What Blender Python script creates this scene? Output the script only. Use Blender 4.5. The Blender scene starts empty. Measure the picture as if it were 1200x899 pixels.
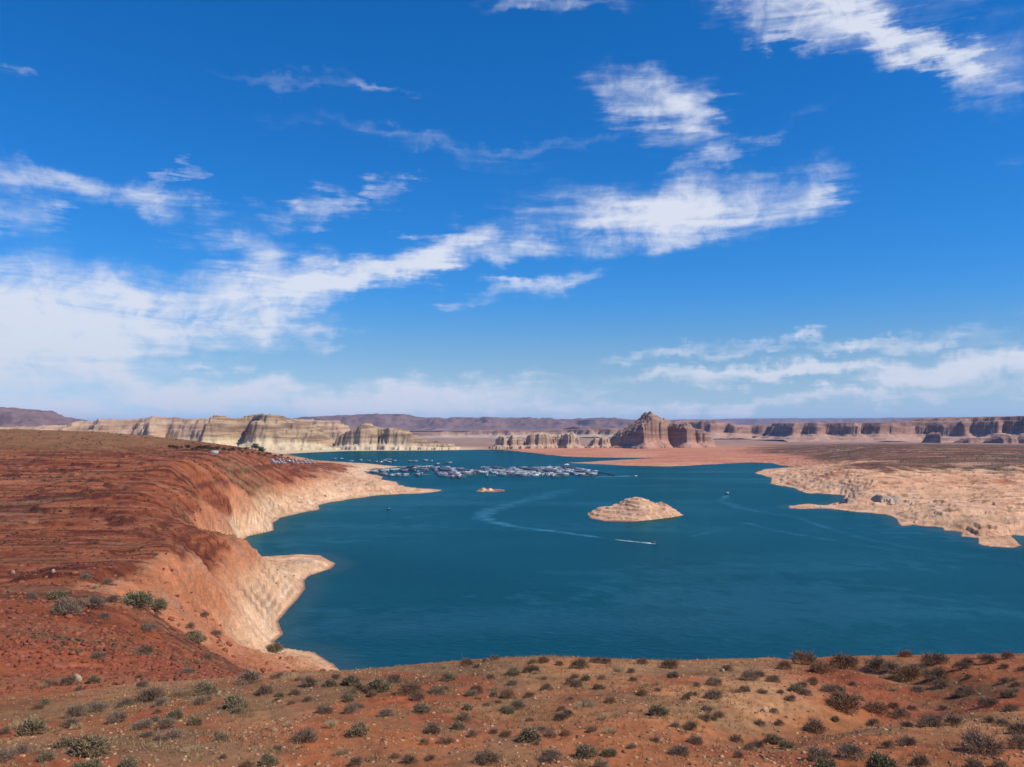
import bpy, bmesh, math, random
import numpy as np
from mathutils import Vector, Matrix

# ------------------------------------------------------------------ camera, sky, sun, exposure
scene = bpy.context.scene
col = scene.collection
CAM_Z, F, YC, PITCH = 130.0, 1000.0, 449.5, math.atan(50.5 / 1000.0)
cam_data = bpy.data.cameras.new("camera")
cam = bpy.data.objects.new("camera", cam_data)
col.objects.link(cam)
cam.location = (0, 0, CAM_Z)
cam.rotation_euler = (math.pi / 2 + PITCH, 0, 0)
cam_data.sensor_width = 36.0
cam_data.lens = 36.0 * F / 1200.0
cam_data.clip_start = 0.5
cam_data.clip_end = 150000.0
scene.camera = cam

SUN_AZ, SUN_EL = math.radians(112), math.radians(48)      # azimuth clockwise from the view direction
sun_data = bpy.data.lights.new("sun", "SUN")
sun = bpy.data.objects.new("sun", sun_data)
col.objects.link(sun)
sun_data.energy = 4.6
sun_data.angle = math.radians(0.53)
sun_data.color = (1.0, 0.915, 0.78)
sd = Vector((math.sin(SUN_AZ) * math.cos(SUN_EL), math.cos(SUN_AZ) * math.cos(SUN_EL), math.sin(SUN_EL)))
sun.rotation_euler = sd.to_track_quat("Z", "Y").to_euler()
sun.location = (300, -200, 600)

scene.view_settings.view_transform = "Standard"
scene.view_settings.look = "None"
scene.view_settings.gamma = 1.0
scene.view_settings.exposure = 0.0
scene.cycles.max_bounces = 6
scene.cycles.diffuse_bounces = 3
scene.cycles.glossy_bounces = 3
scene.cycles.volume_bounces = 1
scene.cycles.transparent_max_bounces = 16
scene.cycles.use_denoising = True
scene.cycles.use_adaptive_sampling = False
SKY_STRENGTH = 0.09
HAZE_DENSITY = 1.35e-5


def ray(px, py):
    a = (YC - py) / F
    c, s = math.cos(PITCH), math.sin(PITCH)
    y = c - a * s
    return ((px - 600.0) / F) / y, (s + a * c) / y          # x and z per metre of forward distance


def at(px, py, d):                                          # a point d metres ahead
    x, z = ray(px, py)
    return (x * d, d, CAM_Z + z * d)


def on_water(px, py, z=0.0):
    x, s = ray(px, py)
    d = (z - CAM_Z) / s
    return (x * d, d)


# ------------------------------------------------------------------ node helpers
class NT:
    def __init__(self, tree):
        self.t = tree

    def n(self, kind, **kw):
        nd = self.t.nodes.new(kind)
        for k, v in kw.items():
            if k.startswith("i_"):
                key = k[2:]
                key = int(key) if key.isdigit() else key.replace("_", " ")
                if hasattr(v, "is_linked") or isinstance(v, bpy.types.NodeSocket):
                    self.t.links.new(v, nd.inputs[key])
                else:
                    nd.inputs[key].default_value = v
            else:
                setattr(nd, k, v)
        return nd

    def link(self, a, b):
        self.t.links.new(a, b)

    def math(self, op, a, b=None, c=None, clamp=False):
        nd = self.t.nodes.new("ShaderNodeMath")
        nd.operation = op
        nd.use_clamp = clamp
        for i, v in enumerate((a, b, c)):
            if v is None:
                continue
            if isinstance(v, bpy.types.NodeSocket):
                self.t.links.new(v, nd.inputs[i])
            else:
                nd.inputs[i].default_value = v
        return nd.outputs[0]

    def mix(self, f, a, b, blend="MIX"):
        nd = self.t.nodes.new("ShaderNodeMix")
        nd.data_type = "RGBA"
        nd.blend_type = blend
        for sock, v in ((nd.inputs[0], f), (nd.inputs[6], a), (nd.inputs[7], b)):
            if isinstance(v, bpy.types.NodeSocket):
                self.t.links.new(v, sock)
            elif isinstance(v, (tuple, list)):
                sock.default_value = (*v[:3], 1.0)
            else:
                sock.default_value = v
        return nd.outputs[2]

    def ramp(self, f, lo, hi, a=0.0, b=1.0, smooth=True):
        nd = self.t.nodes.new("ShaderNodeMapRange")
        nd.interpolation_type = "SMOOTHSTEP" if smooth else "LINEAR"
        self.t.links.new(f, nd.inputs[0])
        for i, v in ((1, lo), (2, hi), (3, a), (4, b)):
            nd.inputs[i].default_value = v
        return nd.outputs[0]


# ------------------------------------------------------------------ sky with cirrus, laid out by direction on the sky dome
CLOUDS = [  # x, y, half length, half height, tilt (deg, + rises right), weight : directions over the lake
    # big band rising from the left
    (0, 385, 150, 70, 3, 1.15), (95, 400, 170, 62, 8, 1.1), (40, 345, 120, 28, -4, .85), (190, 378, 170, 46, 8, 1.1), (300, 352, 150, 34, 13, 1.1),
    (400, 330, 110, 28, 15, 1.1), (480, 310, 90, 22, 14, 1.0), (550, 272, 58, 22, 16, .95), (605, 290, 60, 16, 8, .75),
    (370, 393, 70, 15, 10, .6), (20, 435, 150, 35, 4, .75),(300, 298, 75, 30, -3, .8), (135, 345, 80, 22, -8, .7),
    # left upper streaks
    (70, 217, 130, 18, -3, .8), (175, 235, 95, 20, -9, .85), (15, 250, 50, 24, 6, .65), (212, 210, 32, 9, 35, .5), (10, 297, 50, 10, 10, .35),
    (335, 253, 55, 13, 2, .62), (378, 240, 38, 18, 5, .72), (438, 217, 34, 15, -15, .66), (5, 67, 30, 8, 0, .5),
    (430, 103, 75, 8, -6, .42), (490, 172, 170, 11, -7, .40), (620, 168, 150, 9, 4, .36), (330, 96, 100, 8, -2, .3),
    # centre right
    (625, 333, 80, 13, 12, .8), (522, 358, 42, 9, 10, .5), (720, 262, 110, 30, 0, .95), (800, 250, 100, 36, 9, 1.1), (785, 270, 75, 22, 8, .9),
    (905, 236, 90, 32, 10, .75), (950, 222, 40, 20, 0, .7), (690, 240, 90, 22, -8, .55),
    (770, 122, 70, 30, -12, .85), (815, 135, 52, 40, -20, .8), (735, 105, 60, 26, -8, .6), (850, 180, 110, 12, 14, .55), (835, 185, 30, 8, 25, .5),
    (800, 165, 50, 22, -10, .4),
    # upper right
    (950, 12, 115, 40, -12, 1.0), (1020, 30, 100, 30, -28, 1.05), (1085, 65, 85, 24, -33, 1.0), (920, 40, 60, 14, -35, .7), (1150, 90, 70, 26, -25, .45),
    (640, 0, 90, 12, 0, .6), (1190, 60, 80, 40, -10, .35), (1130, 5, 60, 20, -20, .3), (900, -60, 200, 60, -15, .8), (1100, -140, 260, 70, -25, .7),
    # low streaks on the right
    (1000, 400, 120, 7, 6, 0.98), (1090, 397, 100, 10, 2, 1.03), (790, 417, 110, 7, 1, 0.80), (880, 414, 70, 6, 6, 0.69),
    (820, 440, 150, 9, 3, 0.86), (950, 434, 150, 9, 2, 0.98), (1100, 432, 170, 17, -2, 1.09), (1200, 412, 80, 12, -3, 0.98), (1250, 430, 120, 20, 0, 1.03),
    (860, 474, 150, 10, 4, 0.98), (1010, 462, 130, 9, 4, 0.92), (740, 480, 110, 7, 1, 0.69), (690, 460, 30, 5, 4, 0.57), (1150, 455, 90, 7, 3, 0.69),
    # low bank over the left horizon
    (120, 476, 260, 24, 0, 1.19), (330, 470, 240, 21, 2, 1.12), (520, 462, 190, 19, 4, 1.09), (600, 448, 90, 10, 5, 0.84), (620, 478, 160, 17, 0, 0.91),
    (250, 435, 40, 7, 5, 0.70), (-150, 400, 200, 81, 0, 1.35), (1450, 380, 260, 58, 6, 1.12), (-300, 250, 200, 47, 5, 0.98), (1400, 150, 160, 70, -20, 0.84),
]
world = bpy.data.worlds.new("World")
scene.world = world
world.use_nodes = True
w = NT(world.node_tree)
world.node_tree.nodes.clear()
sky = w.n("ShaderNodeTexSky", sky_type="NISHITA", sun_disc=False, sun_elevation=SUN_EL, sun_rotation=SUN_AZ,
          altitude=1300.0, air_density=1.0, dust_density=0.15, ozone_density=2.2)
bw = w.n("ShaderNodeRGBToBW", i_0=sky.outputs[0])
SAT = 2.35                                                  # clear dry desert air: deep blue
grey_ = w.n("ShaderNodeVectorMath", operation="SCALE", i_0=(1.0, 1.0, 1.0))
w.link(w.math("MULTIPLY", bw.outputs[0], 1.0 - SAT), grey_.inputs["Scale"])
sky2 = w.n("ShaderNodeVectorMath", operation="MULTIPLY_ADD", i_0=sky.outputs[0], i_1=(SAT, SAT, SAT), i_2=grey_.outputs[0])
sky3 = w.n("ShaderNodeVectorMath", operation="MAXIMUM", i_0=sky2.outputs[0], i_1=(0.02, 0.05, 0.1))
hs = w.n("ShaderNodeVectorMath", operation="MULTIPLY", i_0=sky3.outputs[0], i_1=(0.8, 0.83, 1.0))
tc = w.n("ShaderNodeTexCoord")
sep = w.n("ShaderNodeSeparateXYZ", i_0=tc.outputs["Generated"])
az = w.math("ARCTAN2", sep.outputs[0], sep.outputs[1])
el = w.math("ARCSINE", sep.outputs[2])
flat = w.n("ShaderNodeCombineXYZ", i_0=az, i_1=el, i_2=0.0)
wn = w.n("ShaderNodeTexNoise", noise_dimensions="2D", i_Scale=9.0, i_Detail=5.0, i_Roughness=0.6, i_Vector=flat.outputs[0])
wv = w.n("ShaderNodeVectorMath", operation="SUBTRACT", i_0=wn.outputs["Color"], i_1=(0.5, 0.5, 0.5))
wv2 = w.n("ShaderNodeVectorMath", operation="MULTIPLY", i_0=wv.outputs[0], i_1=(0.13, 0.075, 0.0))
warp1 = w.n("ShaderNodeVectorMath", operation="ADD", i_0=flat.outputs[0], i_1=wv2.outputs[0]).outputs[0]
mf = w.n("ShaderNodeMapping", vector_type="POINT", i_Vector=flat.outputs[0])                 # ice-fall streaks drawn out along the wind
mf.inputs["Rotation"].default_value = (0, 0, math.radians(-8))
mf.inputs["Scale"].default_value = (0.9, 6.0, 1.0)
wf = w.n("ShaderNodeTexNoise", noise_dimensions="2D", i_Scale=11.0, i_Detail=7.0, i_Roughness=0.62, i_Vector=mf.outputs[0])
wf1 = w.n("ShaderNodeVectorMath", operation="SUBTRACT", i_0=wf.outputs["Color"], i_1=(0.5, 0.5, 0.5))
wf2 = w.n("ShaderNodeVectorMath", operation="MULTIPLY", i_0=wf1.outputs[0], i_1=(0.14, 0.022, 0.0))
warped = w.n("ShaderNodeVectorMath", operation="ADD", i_0=warp1, i_1=wf2.outputs[0]).outputs[0]
dens = None
for (px, py, rx, ry, rot, wt) in CLOUDS:
    x, z = ray(px, py)
    a0 = math.atan2(x, 1.0)
    e0 = math.atan2(z, math.hypot(x, 1.0))
    mp = w.n("ShaderNodeMapping", vector_type="TEXTURE", i_Vector=warped)
    mp.inputs["Location"].default_value = (a0, e0, 0)
    mp.inputs["Rotation"].default_value = (0, 0, math.radians(rot))
    mp.inputs["Scale"].default_value = (1.5 * rx / F * math.cos(a0) ** 2, 1.65 * ry / F * math.cos(e0) ** 2, 1)
    ln = w.n("ShaderNodeVectorMath", operation="LENGTH", i_0=mp.outputs[0])
    g = w.ramp(ln.outputs["Value"], 1.0, 0.0, 0.0, wt)
    dens = g if dens is None else w.math("ADD", w.math("MAXIMUM", dens, g), w.math("MULTIPLY", w.math("MINIMUM", dens, g), 0.25))
dens = w.math("MINIMUM", dens, 1.3)
mr = w.n("ShaderNodeMapping", vector_type="POINT", i_Vector=flat.outputs[0])
mr.inputs["Rotation"].default_value = (0, 0, math.radians(-9))
mr.inputs["Scale"].default_value = (0.8, 4.4, 1.0)
st = w.n("ShaderNodeTexNoise", noise_dimensions="2D", i_Scale=7.0, i_Detail=10.0, i_Roughness=0.58, i_Distortion=0.5, i_Vector=mr.outputs[0])
fine = w.n("ShaderNodeTexNoise", noise_dimensions="2D", i_Scale=26.0, i_Detail=8.0, i_Roughness=0.62, i_Distortion=0.6, i_Vector=flat.outputs[0])
tex = w.math("ADD", w.math("MULTIPLY", st.outputs[0], 0.62), w.math("MULTIPLY", fine.outputs[0], 0.38))
tex = w.ramp(tex, 0.27, 0.73, 0.0, 1.0, smooth=False)
cov = w.math("MULTIPLY", dens, w.math("MULTIPLY_ADD", tex, 1.3, 0.12))
alpha = w.ramp(cov, 0.04, 1.12, 0.0, 0.93)
low = w.ramp(el, 0.16, 0.0, 0.0, 1.0)
ccol = w.mix(low, (8.3, 8.8, 10.0), (7.3, 7.9, 9.4))
lowsky = w.n("ShaderNodeVectorMath", operation="SCALE", i_0=(0.62, 0.93, 1.32))
w.link(bw.outputs[0], lowsky.inputs["Scale"])
base_sky = w.mix(w.ramp(el, 0.17, 0.0, 0.0, 0.85), hs.outputs[0], lowsky.outputs[0])
skyc = w.mix(alpha, base_sky, ccol)
bg = w.n("ShaderNodeBackground", i_Color=skyc, i_Strength=SKY_STRENGTH)
wo = w.n("ShaderNodeOutputWorld", i_Surface=bg.outputs[0])


# ------------------------------------------------------------------ generic helpers
def link_mesh(name, me, mat=None, parent=None):
    o = bpy.data.objects.new(name, me)
    col.objects.link(o)
    if mat is not None and not me.materials:
        me.materials.append(mat)
    if parent is not None:
        o.parent = parent
    return o


def tag(o, label=None, cat=None, group=None, kind=None):
    if label:
        o["label"] = label
    if cat:
        o["category"] = cat
    if group:
        o["group"] = group
    if kind:
        o["kind"] = kind
    return o


def empty(name, loc, rz=0.0):
    o = bpy.data.objects.new(name, None)
    o.empty_display_size = 0.2
    col.objects.link(o)
    o.location = loc
    o.rotation_euler = (0, 0, rz)
    return o


def copy_thing(o, parent=None):
    c = o.copy()
    col.objects.link(c)
    c.parent = parent
    for ch in list(o.children):
        copy_thing(ch, c)
    return c


def grid_mesh(name, V, nu, nv, smooth=True, attrs=None, flip=False):
    """V: (nu*nv,3) with index i*nv+j"""
    me = bpy.data.meshes.new(name)
    i, j = np.meshgrid(np.arange(nu - 1), np.arange(nv - 1), indexing="ij")
    a = (i * nv + j).ravel()
    q = np.stack([a, a + nv, a + nv + 1, a + 1], 1)
    if flip:
        q = q[:, ::-1]
    nq = len(q)
    me.vertices.add(len(V))
    me.vertices.foreach_set("co", np.ascontiguousarray(V, dtype=np.float32).ravel())
    me.loops.add(nq * 4)
    me.loops.foreach_set("vertex_index", np.ascontiguousarray(q, dtype=np.int32).ravel())
    me.polygons.add(nq)
    me.polygons.foreach_set("loop_start", np.arange(0, nq * 4, 4, dtype=np.int32))
    if smooth:
        me.polygons.foreach_set("use_smooth", np.ones(nq, dtype=bool))
    me.update(calc_edges=True)
    for nm, arr in (attrs or {}).items():
        if arr.ndim == 2:
            at_ = me.attributes.new(nm, "FLOAT_COLOR", "POINT")
            rgba = np.ones((len(arr), 4), np.float32)
            rgba[:, :3] = arr
            at_.data.foreach_set("color", rgba.ravel())
        else:
            at_ = me.attributes.new(nm, "FLOAT", "POINT")
            at_.data.foreach_set("value", arr.astype(np.float32))
    return me


def poly_mesh(name, verts, faces, smooth=False, mats=None, mat_idx=None):
    me = bpy.data.meshes.new(name)
    verts = np.asarray(verts, np.float32)
    nl = np.array([len(f) for f in faces], np.int32)
    me.vertices.add(len(verts))
    me.vertices.foreach_set("co", verts.ravel())
    me.loops.add(int(nl.sum()))
    me.loops.foreach_set("vertex_index", np.fromiter((k for f in faces for k in f), np.int32, int(nl.sum())))
    me.polygons.add(len(faces))
    me.polygons.foreach_set("loop_start", np.concatenate([[0], np.cumsum(nl)[:-1]]).astype(np.int32))
    if smooth:
        me.polygons.foreach_set("use_smooth", np.ones(len(faces), dtype=bool))
    me.update(calc_edges=True)
    return me


def perlin(x, y, seed=0):
    xi = np.floor(x).astype(np.int64)
    yi = np.floor(y).astype(np.int64)
    xf = (x - xi).astype(np.float32)
    yf = (y - yi).astype(np.float32)

    def grad(ix, iy, dx, dy):
        h = (ix * 374761393 + iy * 668265263 + seed * 1442695041) & 0xFFFFFFFF
        h = ((h ^ (h >> 13)) * 1274126177) & 0xFFFFFFFF
        h = (h ^ (h >> 16)) & 0xFFFF
        a = h.astype(np.float32) * np.float32(2 * math.pi / 65536.0)
        return np.cos(a) * dx + np.sin(a) * dy

    u = xf * xf * xf * (xf * (xf * 6 - 15) + 10)
    v = yf * yf * yf * (yf * (yf * 6 - 15) + 10)
    a = grad(xi, yi, xf, yf)
    b = grad(xi + 1, yi, xf - 1, yf)
    c = grad(xi, yi + 1, xf, yf - 1)
    d = grad(xi + 1, yi + 1, xf - 1, yf - 1)
    return ((a + (b - a) * u) * (1 - v) + (c + (d - c) * u) * v) * 1.5


def fbm(x, y, octv=4, seed=0, gain=0.5, lac=2.03):
    s = 0.0
    a = 1.0
    for k in range(octv):
        s = s + a * perlin(x, y, seed + k * 17)
        x, y = x * lac + 13.7, y * lac - 7.1
        a *= gain
    return s


def ridged(x, y, octv=4, seed=0, gain=0.5):
    s = 0.0
    a = 1.0
    for k in range(octv):
        s = s + a * (1.0 - 2.0 * np.abs(perlin(x, y, seed + k * 31)))
        x, y = x * 2.07 + 3.1, y * 2.07 + 9.2
        a *= gain
    return s


def sstep(a, b, x):
    t = np.clip((x - a) / (b - a), 0, 1)
    return t * t * (3 - 2 * t)


def poly_sdf(X, Y, pts):
    """signed distance, positive inside the polygon"""
    P = np.asarray(pts, np.float64)
    best = np.full(X.shape, 1e30)
    inside = np.zeros(X.shape, bool)
    n = len(P)
    for k in range(n):
        ax, ay = P[k]
        bx, by = P[(k + 1) % n]
        ex, ey = bx - ax, by - ay
        L = ex * ex + ey * ey + 1e-12
        wx, wy = X - ax, Y - ay
        t = np.clip((wx * ex + wy * ey) / L, 0, 1)
        dx, dy = wx - ex * t, wy - ey * t
        np.minimum(best, dx * dx + dy * dy, out=best)
        cond = (ay > Y) != (by > Y)
        if abs(ey) > 1e-12:
            inside ^= cond & (X < ax + ex * (Y - ay) / ey)
    dd = np.sqrt(best)
    return np.where(inside, dd, -dd)


# ------------------------------------------------------------------ the lake outline (points on the water surface)
LAKE_PX = [(345, 534), (337, 531.7), (367, 530.3), (400, 528.8), (450, 528.2), (500, 528), (577, 526.8), (597, 528), (633, 531.7), (660, 534.9), (693, 536),
           (767, 536.9), (727, 539), (693, 541), (663, 542.5), (693, 543.7), (740, 545.8), (777, 546.7), (810, 545.8), (843, 543.7), (880, 542),
           (905, 543), (930, 547.5), (900, 550), (890, 554.5), (908, 560), (907, 567), (933, 573), (947, 578), (987, 580.7), (984, 587), (963, 591.5), (947, 590.7),
           (923, 593), (925, 596), (967, 596.5), (1000, 600), (1033, 603), (1047, 608), (1050, 614), (1056, 616.8), (1070, 615), (1100, 618.5), (1102, 622),
           (1124, 623.5), (1122, 629), (1148, 630.4), (1147, 637), (1158, 641), (1192, 642.4), (1203, 640), (1194, 633), (1187, 628), (1230, 630), (1260, 644), (1400, 652), (1900, 700),
           (2600, 760), (2600, 830), (1500, 815), (1200, 806), (900, 808), (700, 808), (520, 808), (437, 799), (400, 787), (393, 778), (367, 763), (328, 758), (322, 752),
           (333, 743.3), (327, 728), (340, 713), (353, 700), (361, 690), (360, 680), (367, 674), (390, 666.7), (395, 660), (377, 650.7), (353, 649), (320, 651.5),
           (306, 652), (293, 650), (284, 643), (283, 634), (291, 628.5), (306, 625.5), (322, 621.7), (321, 613), (330, 606.7), (353, 601.7), (376, 597), (375, 592), (393, 588), (400, 587.3), (413, 584.7),
           (427, 582.7), (440, 580.7), (467, 579.3), (492, 578.3), (513, 576), (518, 574.4), (510, 573.4), (485, 572.2), (469, 568.7), (466, 564.7),
           (447, 562), (450, 558.7), (428, 554.7), (442, 550.5), (455, 548.7), (473, 546.9), (453, 545.6), (427, 543), (400, 541.6), (380, 541), (366, 539)]
LAKE = [on_water(*p) for p in LAKE_PX]

# ------------------------------------------------------------------ land heights: control points (x, y, metres ahead)
CTRL = []
for px in (-250, 0, 300, 600, 900, 1200, 1450):
    CTRL += [(px, 899, 28), (px, 1150, 14)]
CTRL += [(600, 771, 62), (750, 774, 61), (900, 773, 61), (1020, 770, 62), (1120, 768, 62), (1200, 766, 62), (1450, 764, 62), (500, 785, 56), (437, 795, 52), (300, 803, 50), (150, 828, 45),
         (0, 862, 38), (-250, 880, 36), (600, 835, 41), (900, 835, 41), (1200, 832, 41), (300, 850, 38), (1080, 838, 41), (1050, 800, 52)]
CTRL_Z = [(275, 700, 24), (270, 790, 9), (250, 660, 40), (247, 705, 31), (205, 520, 66), (292, 740, 8)] + [(px, d, z) for px in (520, 700, 900, 1200, 1500) for d, z in ((90, 104), (150, 80), (250, 42), (350, 14))]
CTRL += [(0, 800, 75), (100, 790, 84), (180, 790, 90), (-250, 800, 80), (240, 782, 150), (280, 790, 200), (310, 796, 280), (350, 790, 330),
         (0, 720, 200), (-250, 720, 200), (100, 745, 165), (170, 712, 270), (0, 680, 320), (-250, 680, 320), (0, 640, 450), (0, 600, 610),
         (0, 570, 820), (0, 540, 1120), (0, 520, 1330), (0, 508, 1520), (-250, 640, 450), (-250, 600, 610), (-250, 540, 1120), (-250, 507, 1520),
         (60, 695, 265), (100, 680, 310), (100, 640, 430), (100, 600, 590), (100, 560, 870), (100, 530, 1210), (100, 512, 1460), (160, 755, 200), (210, 750, 260), (250, 750, 330), (300, 772, 360), (345, 770, 410),
         (130, 690, 310), (170, 668, 355), (205, 652, 405), (240, 640, 490), (275, 627, 600), (150, 650, 415), (180, 630, 485), (160, 600, 590), (200, 590, 690), (200, 560, 900), (200, 540, 1200), (200, 526, 1400), (150, 516, 1440),
         (200, 725, 330), (230, 702, 400), (250, 670, 500), (280, 660, 575), (308, 665, 605), (320, 690, 600), (300, 690, 530), (270, 730, 455), (300, 745, 480), (345, 660, 790), (375, 658, 790), (288, 631, 635), (298, 642, 648), (308, 653, 655), (318, 668, 640),
         (212, 602, 670), (270, 588, 880), (330, 571, 1090), (370, 566, 1320), (240, 596, 780), (300, 578, 960), (258, 614, 810), (284, 616, 900), (305, 606, 1030),
         (300, 560, 1080), (250, 560, 960), (250, 575, 880), (250, 540, 1250), (300, 540, 1400), (300, 528, 2000), (250, 524, 1650),
         (340, 546, 1750), (380, 563, 1650), (400, 560, 1800), (430, 568, 1680), (450, 573, 1640), (400, 576, 1580), (370, 585, 1430), (400, 551, 2200), (420, 548, 2450), (445, 547.3, 2620),
         (350, 540, 2400), (325, 533.5, 3000), (300, 527, 3100), (260, 524, 3000), (480, 574.5, 1690),
         (1000, 545, 1950), (1200, 545, 1950), (1450, 545, 1950), (1000, 530, 3000), (1200, 530, 3000), (1450, 530, 3000), (1000, 521, 4600), (1200, 521, 4600), (1450, 521, 4600),
         (900, 530, 3700), (850, 526, 4500), (800, 530, 3850), (740, 530, 4100), (740, 524.5, 5000), (600, 524.7, 5150), (400, 527, 4870),
         (1000, 560, 1750), (1000, 575, 1560), (1000, 590, 1390), (1100, 560, 1750), (1100, 580, 1440), (1100, 600, 1200), (1150, 620, 1030), (1200, 560, 1700), (1200, 600, 1150),
         (1200, 620, 1040), (1450, 560, 1650), (1450, 610, 1100), (950, 565, 1850), (960, 551, 2250), (1060, 552, 1850), (1150, 555, 1800), (1035, 580, 1470), (1060, 588, 1370), (1100, 612, 1120),
         (820, 541, 3050), (760, 543, 2950), (740, 533, 3750)]
pts = []
for (px, py, d) in CTRL:
    x, y, z = at(px, py, d)
    pts.append((x, y, z))
for (px, d, z) in CTRL_Z:
    pts.append(((px - 600) / F * d, d, z))
for k, (x, y) in enumerate(LAKE):
    pts.append((x, y, 0.6))
for az_ in (-0.6, -0.3, 0, 0.3, 0.6):
    for r_, z_ in ((7000, 22), (14000, 22), (60000, 22)):
        pts.append((r_ * math.sin(az_), r_ * math.cos(az_), z_))
for az_ in (-0.8, -0.4, 0, 0.4, 0.8):
    pts.append((6 * math.sin(az_), 6 * math.cos(az_), 127.2))
pts = np.array(pts)
VS = 0.42
BENCH = [at(px, 600, d)[:2] for px, d in ((60, 285), (100, 298), (130, 312), (170, 357), (205, 408), (240, 493), (268, 600), (262, 650), (222, 690), (240, 790), (271, 1060), (301, 1285), (331, 1400), (371, 1575), (401, 1765), (430, 2170), (-400, 2600), (-700, 280))]


def uv(X, Y):
    r = np.maximum(np.hypot(X, Y), 5.0)
    a = np.clip(np.arctan2(X, Y), -0.85, 0.85)
    return a, np.log(r) * VS


def tps_fit(pu, pv, pz, lam=2e-5):
    n = len(pu)
    d2 = (pu[:, None] - pu[None]) ** 2 + (pv[:, None] - pv[None]) ** 2
    K = 0.5 * d2 * np.log(d2 + 1e-12) + lam * np.eye(n)
    Pm = np.stack([np.ones(n), pu, pv], 1)
    A = np.zeros((n + 3, n + 3))
    A[:n, :n] = K
    A[:n, n:] = Pm
    A[n:, :n] = Pm.T
    return np.linalg.solve(A, np.concatenate([pz, np.zeros(3)]))


PU, PV = uv(pts[:, 0], pts[:, 1])
TW = tps_fit(PU, PV, pts[:, 2])


LU = np.linspace(-0.86, 0.86, 520)
LV = np.linspace(math.log(4.9) * VS, math.log(90000.0) * VS, 760)


def tps_lattice():
    U, V = np.meshgrid(LU, LV, indexing="ij")
    out = TW[-3] + TW[-2] * U + TW[-1] * V
    for k in range(len(PU)):
        d2 = (U - PU[k]) ** 2 + (V - PV[k]) ** 2
        out += 0.5 * TW[k] * d2 * np.log(d2 + 1e-12)
    return out


LAT = tps_lattice()


def tps(U, V):
    fu = np.clip((U - LU[0]) / (LU[1] - LU[0]), 0, len(LU) - 1.001)
    fv = np.clip((V - LV[0]) / (LV[1] - LV[0]), 0, len(LV) - 1.001)
    i, j = fu.astype(int), fv.astype(int)
    a, b = fu - i, fv - j
    return (LAT[i, j] * (1 - a) + LAT[i + 1, j] * a) * (1 - b) + (LAT[i, j + 1] * (1 - a) + LAT[i + 1, j + 1] * a) * b


def blob(X, Y, px, d, rx, rd):
    """soft patch centred px/d, px radius rx, relative depth radius rd"""
    U = np.arctan2(X, Y) * 1000
    L = np.log(np.maximum(np.hypot(X, Y), 1))
    u0 = math.atan2(px - 600, 1000) * 1000
    q = ((U - u0) / rx) ** 2 + ((L - math.log(d)) / rd) ** 2
    return np.exp(-q)


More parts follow.
